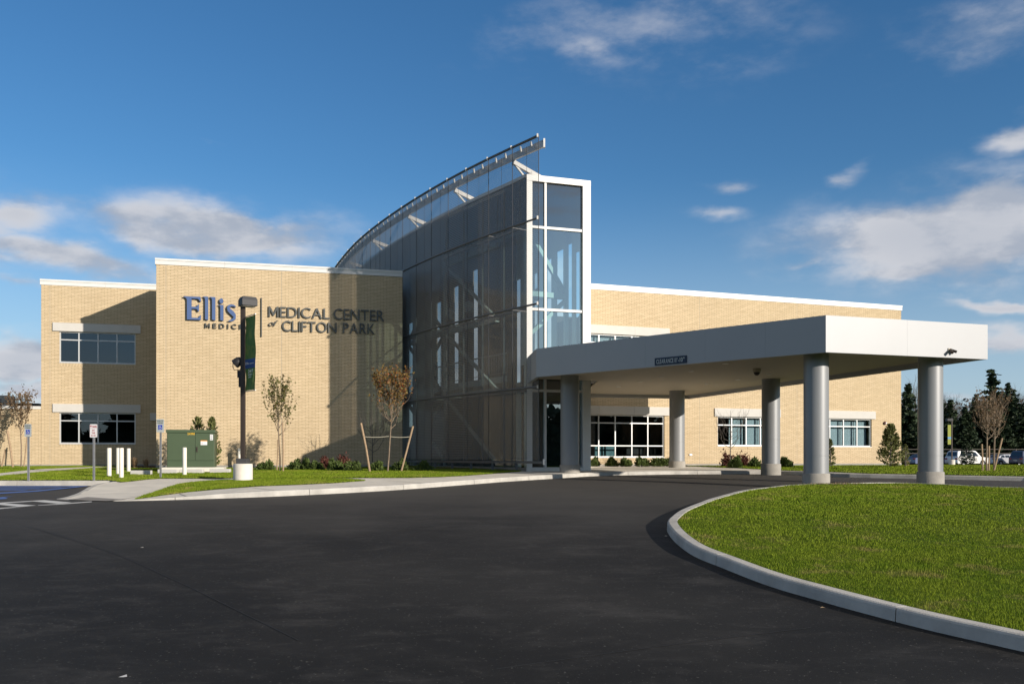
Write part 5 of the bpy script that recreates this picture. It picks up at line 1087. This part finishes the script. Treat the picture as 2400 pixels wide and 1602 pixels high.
for k, (x, yb, yt, wp, nm) in enumerate([(806,1098,1073,42,'dark red barberry between two yews in the wall shadow'),(765,1098,1076,26,'small red barberry left of the larger one'),(1706,1092,1066,28,'brownish red barberry left of the bare sapling by the right wing'),(1741,1091,1067,30,'brownish red barberry behind the yews under the middle window')]):
    shrub(x, yb, yt, wp, 'barb', nm, 90+k, name='barberry_bush', m='barb', n=800, ls=.05, spiky=.7)
def grass_clump(x, yb, yt, wpx, label, seed):
    p = on(x, yb, .17); s_ = F/p.y; z0 = g(p.y)+.17; o = empty('ornamental_grass', (p.x, p.y, z0), 0, label, 'grass clump', 'straw coloured ornamental grasses'); h_ = zpx(yt, p.y)-z0; w_ = wpx/s_; rng = np.random.default_rng(seed); n = 260; V = []; Fc = []
    for k in range(n):
        a = rng.random()*6.28; r = rng.random()*.08; d = rng.random()*w_/2; hh = h_*(.5+.5*rng.random()); b0 = np.array([math.cos(a)*r, math.sin(a)*r, 0]); m_ = b0+np.array([math.cos(a)*d*.4, math.sin(a)*d*.4, hh*.65]); t = b0+np.array([math.cos(a)*d, math.sin(a)*d, hh]); s = np.array([-math.sin(a), math.cos(a), 0])*.008
        i = len(V); V += [b0-s, b0+s, m_+s*.8, m_-s*.8, t, t+s*.3]; Fc += [(i, i+1, i+2, i+3), (i+3, i+2, i+5, i+4)]
    np_mesh('blades', np.array(V), np.array(Fc), M['straw'], o)
grass_clump(316, 1096, 1070, 18, 'straw coloured grass clump nearest the bollards by the shaded corner', 1); grass_clump(342, 1096, 1073, 18, 'straw coloured grass clump nearer the wall corner', 2); grass_clump(2126, 1091, 1078, 10, 'tiny straw grass clump beside the cedar at the right wall end', 3)
def cedar(x, ybase, ytop, wpx, label, seed, n=5200, m='arb', name='cedar_shrub', off=.17, loose=.5, Y=None, group='upright cedar shrubs', cat='shrub'):
    p = on(x, ybase, off) if Y is None else Vector(((x-CX)/F*Y, Y)); s_ = F/p.y; z0 = g(p.y)+off; o = empty(name, (p.x, p.y, z0), 0, label, cat, group); h_ = zpx(ytop, p.y)-z0; w_ = wpx/s_; rng = np.random.default_rng(seed)
    ns = n//14; V = []; Fc = []; t = rng.random(ns)**.8; ang_ = rng.random(ns)*6.283; prof = np.where(t < .22, .55+t*2.0, 1.0*(1-((t-.22)/.78)**1.5)); prof = np.clip(prof, .03, None)*(.75+.35*rng.random(ns)); P = []; N = []
    for k in range(ns):
        a = ang_[k]; rr = w_/2*prof[k]; z = t[k]*h_; L = w_*(.10+.14*rng.random()); q = np.linspace(.35, 1.08, 14)[:, None]; up = loose*(.4+t[k])*L*2.2
        base = np.array([0, 0, z-.10*h_*.3]); tip = np.array([math.cos(a)*rr, math.sin(a)*rr, z+up*.6]); pts = base+(tip-base)*q; pts += rng.normal(size=(14, 3))*.022*h_*.35; P.append(pts); N.append(np.tile([math.cos(a)*.4, math.sin(a)*.4, .8], (14, 1)))
    P = np.concatenate(P); N = np.concatenate(N); kk = (P[:, 2] < h_*(1.0-.04*rng.random(len(P)))) & (P[:, 2] > .03) & (np.hypot(P[:, 0], P[:, 1]) < w_*(.06+.5*np.clip(1.04-P[:, 2]/h_, 0, 1)**.8)); P = P[kk]; N = N[kk]; v, f = quads(P, N, .045*h_/2, rng, 2.6); np_mesh('foliage', v, f, M[m], o)
    mb = MB(); mb.tube([(0,0,-.1),(0,0,h_*.9)], [.05,.012], 6)
    for k in range(14): a = k*2.1; z = h_*(.08+.05*k); mb.tube([(0,0,z),(math.cos(a)*w_*.3,math.sin(a)*w_*.3,z+.16*h_)], [.015,.004], 4, cap=False)
    mb.build('trunk', M['barkd'], o); return o
cedar(2087, 1092.5, 992, 70, 'bushy pointed cedar in front of the right end of the brick wall', 3)
cedar(2122, 1091.5, 1040, 26, 'small pale cedar peeping out past the end of the brick wall', 4, n=1400)
cedar(1946, 1092, 1028, 30, 'cedar mostly hidden behind the front canopy column', 5, n=2400)
cedar(497, 1094, 976, 52, 'loose cedar standing behind the green cabinet, right hand one', 6, n=2200, loose=.6, Y=37.6); cedar(463, 1094, 976, 74, 'wispy cedar rising behind the green cabinet roof', 7, n=2000, loose=.6, Y=38.4)

# ---- background: conifers and bare trees
def spruce(seed, h=12, w_=5.2):
    rng = np.random.default_rng(seed); o = empty('spruce_tree', (0, 0, 0)); V = []; Fc = []; z = .6; P = []; N = []
    while z < h*.985:
        r = w_/2*(1-z/h)**.82*(.85+.3*rng.random()); nb = max(5, int(15*(1-z/h)+5))
        for k in range(nb):
            a = rng.random()*6.283; L = r*(.75+.4*rng.random()); m_ = max(4, int(L*9)); q = np.linspace(.15, 1, m_)[:, None]; tip = np.array([math.cos(a)*L, math.sin(a)*L, -.22*L+.10*L*rng.random()]); pts = q*tip+np.array([0, 0, z]); pts[:, 2] += .10*L*q[:, 0]**2*1.2; pts += rng.normal(size=pts.shape)*np.array([.10, .10, .06]); P.append(pts)
        z += .30+.10*rng.random()
    P = np.concatenate(P); v, f = quads(P, np.tile([0, 0, .25], (len(P), 1)), .34, rng, 1.7); np_mesh('crown', v, f, M['spruce'], o); mb = MB(); mb.tube([(0,0,-.3),(0,0,h*.93)], [.16,.03], 7); mb.build('trunk', M['barkd'], o); return o
def baretree(seed, h=13, name='bare_tree'):
    random.seed(seed); o = empty(name, (0, 0, 0)); mb = MB(); tw = MB()
    def grow(p, d, L, r, lv):
        q = p+d*L; mid = (p+q)/2+Vector([random.uniform(-.06, .06)*L for _ in range(3)]); (mb if lv < 2 else tw).tube([tuple(p), tuple(mid), tuple(q)], [r, r*.8, r*.6], 5 if lv < 2 else 3, cap=False)
        if lv >= 6: return
        for k in range(3 if lv < 4 else 2):
            ax = Vector([random.gauss(0, 1) for _ in range(3)]).normalized(); nd = (d+ax*random.uniform(.35, .65)+Vector((0, 0, .16))).normalized(); s = p.lerp(q, random.uniform(.6, 1)); grow(s, nd, L*random.uniform(.62, .82), r*.55, lv+1)
        grow(q, (d+Vector([random.gauss(0, .13) for _ in range(3)])).normalized(), L*.8, r*.6, lv+1) if lv < 5 else None
    grow(Vector((0,0,-.2)), Vector((0,0,1)), h*.24, h*.013, 0); mb.build('trunk', M['barkd'], o); tw.build('crown', M['barefar'], o, recalc=False); return o
SP = [spruce(s) for s in (1, 2, 3)]; BT = [baretree(s) for s in (7, 8, 9)]; used = set()
def place(protos, k, x, Y, ytop, h0, label, cat, group, wf=1.0, rz=0, ybase=None):
    src = protos[k % len(protos)]
    if id(src) in used: o = copy_tree(src)
    else: o = src; used.add(id(src))
    z0 = g(Y)-.1; h_ = zpx(ytop, Y)-z0; s = h_/h0; o.location = ((x-CX)/F*Y, Y, z0); o.scale = (s*wf, s*wf, s); o.rotation_euler = (0, 0, rz); tag(o, label, cat, group); return o
sg_ = 'dark spruces beyond the parking lot'
for k, (x, Y, yt, wf, nm) in enumerate([(2128,135,902,.9,'dark spruce showing right beside the end of the brick wall'),(2165,142,915,.9,'dark spruce partly behind the right front canopy column'),(2226,138,938,1.0,'broad spruce directly behind the distant lime banner'),(2262,132,955,1.05,'low broad spruce right of the distant banner'),(2287,150,925,.8,'narrow spruce between the banner and the tallest spruce'),(2326,142,868,.95,'tallest spruce, pointed, rising above all other trees on the right'),(2363,148,900,.8,'second tallest spruce, just right of the tallest one'),(2376,140,915,.9,'spruce near the right photo edge below a bare tree'),(2400,136,945,1.1,'spruce cut by the right photo edge'),(2201,150,928,.9,'spruce hidden behind the right front canopy column'),(2344,134,960,1.2,'low broad spruce under the tallest spruce'),(2436,140,900,1.1,'spruce just outside the right photo edge')]): place(SP, k, x, Y, yt, 12*.985, nm, 'tree', sg_, wf*1.45, k*1.3)
for k, (x, Y, yt, nm) in enumerate([(2138,175,848,'tall bare tree showing above the spruce at the wall end'),(2175,185,868,'bare tree behind the right front canopy column'),(2213,180,893,'bare tree directly right of the right front canopy column'),(2236,190,900,'greyish bare tree above the distant banner'),(2256,185,915,'low bare tree in the dip of the tree line'),(2275,188,925,'faint bare tree left of the tallest spruce'),(2372,180,872,'bare tree with fanned crown right of the tallest spruce'),(2394,185,880,'bare tree at the right photo edge'),(2350,190,890,'bare tree between the two tallest spruces'),(2300,190,935,'faint bare tree just left of the tallest spruce foot'),(2425,180,885,'bare tree just outside the right photo edge')]): place(BT, k, x, Y, yt, 13, nm, 'tree', 'bare trees behind the spruces', 1.0, k*2.1)
for k, (x, Y, yt, nm) in enumerate([(84,130,920,'faint bare tree above the low wing beside the tall wall'),(20,140,925,'faint bare tree above the air unit'),(52,150,930,'faint bare tree above the brown leaved young tree'),(-30,140,915,'bare tree outside the left photo edge')]): place(BT, k+1, x, Y, yt, 13, nm, 'tree', 'bare trees behind the low wing', 1.0, k*1.7)
cedar(2266, 1088, 1033, 44, 'small spruce standing in front of the white off-roader', 12, n=3600, m='spruce', name='spruce_tree', loose=.1, Y=84, group='small planted spruces', cat='tree')
# far mass of woodland behind everything
rng = np.random.default_rng(9); n = 90000; X_ = rng.uniform(60, 260, n); Yw = 230+rng.uniform(0, 30, n); Z_ = rng.random(n)**1.1*(14+3*np.sin(X_*.21)+2*np.sin(X_*.53)); P = np.stack([X_, Yw, Z_-1.3], 1); v, f = quads(P, None, .38, rng, 2.4)
o = np_mesh('woodland', v, f, M['barefar']); tag(o, kind='stuff'); o['label'] = 'hazy grey brown band of far woodland'
n = 50000; X_ = rng.uniform(62, 125, n); Yw = 152+rng.uniform(-6, 8, n); Z_ = rng.random(n)**.9*(6.5+1.5*np.sin(X_*.6)+1.2*np.sin(X_*1.7)+.8*np.sin(X_*4.1)); P = np.stack([X_, Yw, Z_-1.3], 1); v, f = quads(P, None, .36, rng, 2.0)
o = np_mesh('understorey', v, f, M['spruce']); tag(o, kind='stuff'); o['label'] = 'dark evergreen thicket filling the foot of the spruces'
# trees across the street behind the camera (they show in the window glass)
n = 60000; A_r = rng.uniform(R(-62), R(85), n); D_r = 165+rng.uniform(-14, 14, n); X_ = np.sin(A_r)*D_r; Yw = 30-np.cos(A_r)*D_r; Z_ = rng.random(n)**1.05*(10+3*np.sin(X_*.17)+2.5*np.sin(X_*.41)+1.5*np.sin(X_*.97)); P = np.stack([X_, Yw, Z_-1.3], 1); v, f = quads(P, None, 1.5, rng, 2.2)
o = np_mesh('woodland', v, f, M['spruce']); tag(o, kind='stuff'); o['label'] = 'dark belt of trees across the street facing the building'
# fence along the far edge of the lot
fe = empty('fence', (40, 124, 0), 0, 'long low grey rail fence behind the parked cars', 'fence'); mb = MB()
zf = zpx(1052, 124)
for k in range(2): mb.box((5,-.03,zf-.06-k*.55),(85,.03,zf+.03-k*.55))
mb.build('rail', M['barefar'], fe)
for x in range(5, 86, 3): mb = MB(); mb.box((x,-.06,-1.6),(x+.14,.06,zf+.05)); mb.build('post', M['barefar'], fe, recalc=False)

# ================================================================== CARS
def car(kind, loc, rz, paint, label):
    o = empty('parked_car', loc, rz, label, 'car', 'cars in the far parking lot')
    if kind == 'suv': L_, W_, H_ = 4.8, 1.9, 1.82; low_ = [(-2.4,.45),(-2.38,.95),(-2.33,1.12),(1.15,1.12),(1.5,1.08),(2.3,1.0),(2.4,.85),(2.4,.42)]; cab_ = [(-2.3,1.12),(-2.12,1.72),(-1.9,1.80),(.35,1.82),(.6,1.78),(1.3,1.12)]
    else: L_, W_, H_ = 4.7, 1.8, 1.45; low_ = [(-2.35,.45),(-2.33,.85),(-2.25,1.0),(-1.4,1.02),(1.0,.98),(2.15,.78),(2.33,.65),(2.35,.35)]; cab_ = [(-1.85,1.0),(-1.15,1.38),(-.7,1.44),(.2,1.45),(.45,1.40),(1.25,.97)]
    P_ = mat(label[:12]+'_paint', paint, .3, .25, coat=.5); mb = MB(); arch = []
    body = [(-L_/2,.42)]+low_+[(L_/2,.32)]
    for cx_ in (1.42, -1.42): arch += [(cx_+.40*math.cos(R(a)), .33+.40*math.sin(R(a))) for a in range(15, 180, 30)]
    outline_ = low_+[(2.3,.28)]+[(1.42+.40*math.cos(R(a)), .33+.40*math.sin(R(a))) for a in range(0, 181, 20)]+[(-1.42+.40*math.cos(R(a)), .33+.40*math.sin(R(a))) for a in range(0, 181, 20)]+[(-2.32,.3)]
    mb.prism(outline_, -W_/2, W_/2, 'xz'); mb.build('body', P_, o, bevel=.06)
    mb = MB(); n = len(cab_); vs = [(x, -W_/2+.06+(z-1.0)*.22, z) for x, z in cab_]+[(x, W_/2-.06-(z-1.0)*.22, z) for x, z in cab_]; fs = [tuple(range(n)), tuple(range(2*n-1, n-1, -1))]+[(i, i+n, (i+1) % n+n, (i+1) % n) for i in range(n)]; mb.add(vs, fs); mb.build('cabin', P_, o, bevel=.04)
    # glazing set just proud of the cabin
    zb_, zt_ = (1.17, 1.66) if kind == 'suv' else (1.04, 1.34); x0_, x1_ = (-2.0, .95) if kind == 'suv' else (-1.45, .85); mb = MB()
    for s in (-1, 1):
        yb_, yt_ = s*(W_/2-.06-(zb_-1)*.22+.012), s*(W_/2-.06-(zt_-1)*.22+.012); xm = [x0_, x0_+(x1_-x0_)*.33, x0_+(x1_-x0_)*.66, x1_]
        for i, (a, b) in enumerate(zip(xm, xm[1:])): ta_ = (.25 if i == 0 else 0); tb_ = (-.42 if i == 2 else 0); mb.add([(a+.04,yb_,zb_),(b-.04,yb_,zb_),(b-.04+tb_,yt_,zt_),(a+.04+ta_,yt_,zt_)], [(0,1,2,3)])
    mb.build('side_glass', M['carglass'], o, recalc=False)
    (xa, za), (xb, zb2) = cab_[0], cab_[1]; d_ = Vector((-(zb2-za), xb-xa)).normalized()*.015; w0, w1 = W_/2-.22, W_/2-.34; lerp = lambda t: (xa+(xb-xa)*t+d_.x, za+(zb2-za)*t+d_.y); (a0, z0_), (a1, z1__) = lerp(.12), lerp(.92)
    mb = MB(); mb.add([(a0,-w0,z0_),(a0,w0,z0_),(a1,w1,z1__),(a1,-w1,z1__)], [(0,1,2,3)]); mb.build('rear_glass', M['carglass'], o, recalc=False)
    (xa, za), (xb, zb2) = cab_[-1], cab_[-2]; d_ = Vector((zb2-za, -(xb-xa))).normalized()*.015; (a0, z0_), (a1, z1__) = lerp(.1), lerp(.9); mb = MB(); mb.add([(a0,-w0,z0_),(a0,w0,z0_),(a1,w1,z1__),(a1,-w1,z1__)], [(0,1,2,3)]); mb.build('windscreen', M['carglass'], o, recalc=False)
    for cx_ in (1.42, -1.42):
        for s in (-1, 1):
            mb = MB(); mb.tube([(cx_, s*(W_/2-.22), .33), (cx_, s*(W_/2-.01), .33)], .33, 20); wh = mb.build('wheel', M['tyre'], o); mb = MB(); mb.tube([(cx_, s*(W_/2-.012), .33), (cx_, s*(W_/2+.004), .33)], .20, 16); mb.build('rim', M['rim'], wh)
    for s in (-1, 1):
        mb = MB(); mb.box((-L_/2-.012, s*(W_/2-.22)-.17, .80), (-L_/2+.12, s*(W_/2-.22)+.17, .97)); mb.build('tail_light', M['taillight'], o); mb = MB(); mb.box((L_/2-.16, s*(W_/2-.26)-.18, .66), (L_/2+.012, s*(W_/2-.26)+.18, .80)); mb.build('headlight', M['headl'], o)
    mb = MB(); mb.box((-L_/2-.016,-.26,.62),(-L_/2+.0,.26,.74)); mb.build('number_plate', M['plate'], o); return o
def car_px(kind, x, Y, paint, label, rz=R(20)): return car(kind, ((x-CX)/F*Y, Y, g(Y)+.03), rz, paint, label)
car_px('sedan', 2168, 108, (.10,.13,.24), 'blue grey sedan half hidden behind the right front canopy column')
car_px('suv', 2266, 106, (.74,.73,.70), 'white off-roader behind the small planted spruce')
car_px('sedan', 2352, 110, (.42,.43,.46), 'silver grey sedan behind the leaning stake on the right lawn'); car_px('suv', 2416, 106, (.02,.03,.07), 'dark navy off-roader cut by the right photo edge')

# ================================================================== GRASS BLADES
def inpoly(P, poly):
    x, y = P[:, 0], P[:, 1]; r = np.zeros(len(P), bool); n = len(poly); j = n-1
    for i in range(n):
        xi, yi, xj, yj = poly[i][0], poly[i][1], poly[j][0], poly[j][1]
        with np.errstate(divide='ignore', invalid='ignore'): c = ((yi > y) != (yj > y)) & (x < (xj-xi)*(y-yi)/(yj-yi+1e-12)+xi)
        r ^= c; j = i
    return r
offv = np.vectorize(offw)
def blades(poly, n, seed, off, h_, wd, excl=(), offf=None, ylim=None, thin=None):
    rng = np.random.default_rng(seed); a = np.array([(p[0], p[1]) for p in poly]); lo, hi = a.min(0), a.max(0)
    if ylim: lo[1] = max(lo[1], ylim[0]); hi[1] = min(hi[1], ylim[1])
    P = rng.uniform(lo, hi, (n, 2)); k = (P[:, 0] < .60*P[:, 1]+6.5) & (P[:, 0] > -.60*P[:, 1]-5) & inpoly(P, poly)
    for e_ in excl: k &= ~inpoly(P, e_)
    P = P[k]
    if thin is not None: P = P[rng.random(len(P)) < thin(P)]
    # bare patches
    pn = np.sin(P[:, 0]*1.9+np.sin(P[:, 1]*1.3)*1.5)*np.sin(P[:, 1]*1.1+np.sin(P[:, 0]*.9)*2)+.5*np.sin(P[:, 0]*5.1+P[:, 1]*3.7)*np.sin(P[:, 1]*4.3); hh = h_*(.55+.6*rng.random(len(P)))*(1+.30*pn); hh = np.clip(hh, h_*.3, None)
    z = gv(P[:, 1])+off+(offv(P[:, 0], P[:, 1])-.15 if offf else 0); n = len(P); t = rng.random(n)*6.283; w2 = wd*(.6+.8*rng.random(n))*.5*np.clip(P[:, 1]/14, .75, 3)
    dx, dy = np.cos(t)*w2, np.sin(t)*w2; lx, ly = rng.normal(size=n)*hh*.38, rng.normal(size=n)*hh*.38
    v = np.stack([np.stack([P[:, 0]-dx, P[:, 1]-dy, z-.01], 1), np.stack([P[:, 0]+dx, P[:, 1]+dy, z-.01], 1), np.stack([P[:, 0]+lx, P[:, 1]+ly, z+hh], 1)], 1).reshape(-1, 3)
    return v
def grass_obj(vs, label):
    v = np.concatenate(vs); o = np_mesh('grass', v, np.arange(len(v)).reshape(-1, 3), M['blade']); tag(o, kind='stuff'); o['label'] = label; return o
isl2 = inset(Iw, -.20)[:-1]
grass_obj([blades(isl2, 1000000, 1, .135, .032, .009, ylim=(3.0, 13.5)), blades(isl2, 520000, 2, .135, .034, .012, ylim=(13.5, 27)), blades(isl2, 2500, 4, .135, .07, .010, ylim=(6.5, 27))], 'short bright green turf on the kerbed island')
ml = [[(p.x, p.y) for p in q] for q in mulch_polys]; ex = ml+[[(p.x, p.y) for p in path]]
grass_obj([blades(W1, 90000, 5, .165, .036, .014, offf=True), blades(lawn_left, 800000, 6, .165, .038, .014, excl=ex, offf=True, ylim=(24, 47)), blades(lawn_right, 600000, 7, .165, .042, .016, excl=ml, ylim=(30, 84))], 'short green turf between the walks and the walls')
# bare earth round the front columns
rng = np.random.default_rng(77)
for (cx_, cy_) in cols[:2]:
    n = 2500; t = rng.random(n)*6.283; r = .38+np.abs(rng.normal(size=n))*.45; P = np.stack([cx_+np.cos(t)*r*1.3, cy_+np.sin(t)*r*.8-.1, gv(cy_+np.sin(t)*r*.8-.1)+.14+rng.random(n)*.05], 1); P = P[inpoly(P, isl2)]; v, f = quads(P, None, .016, rng, 1.3); o = np_mesh('loose_soil', v, f, M['soil']); tag(o, kind='stuff'); o['label'] = 'loose brown soil round a canopy column foot'
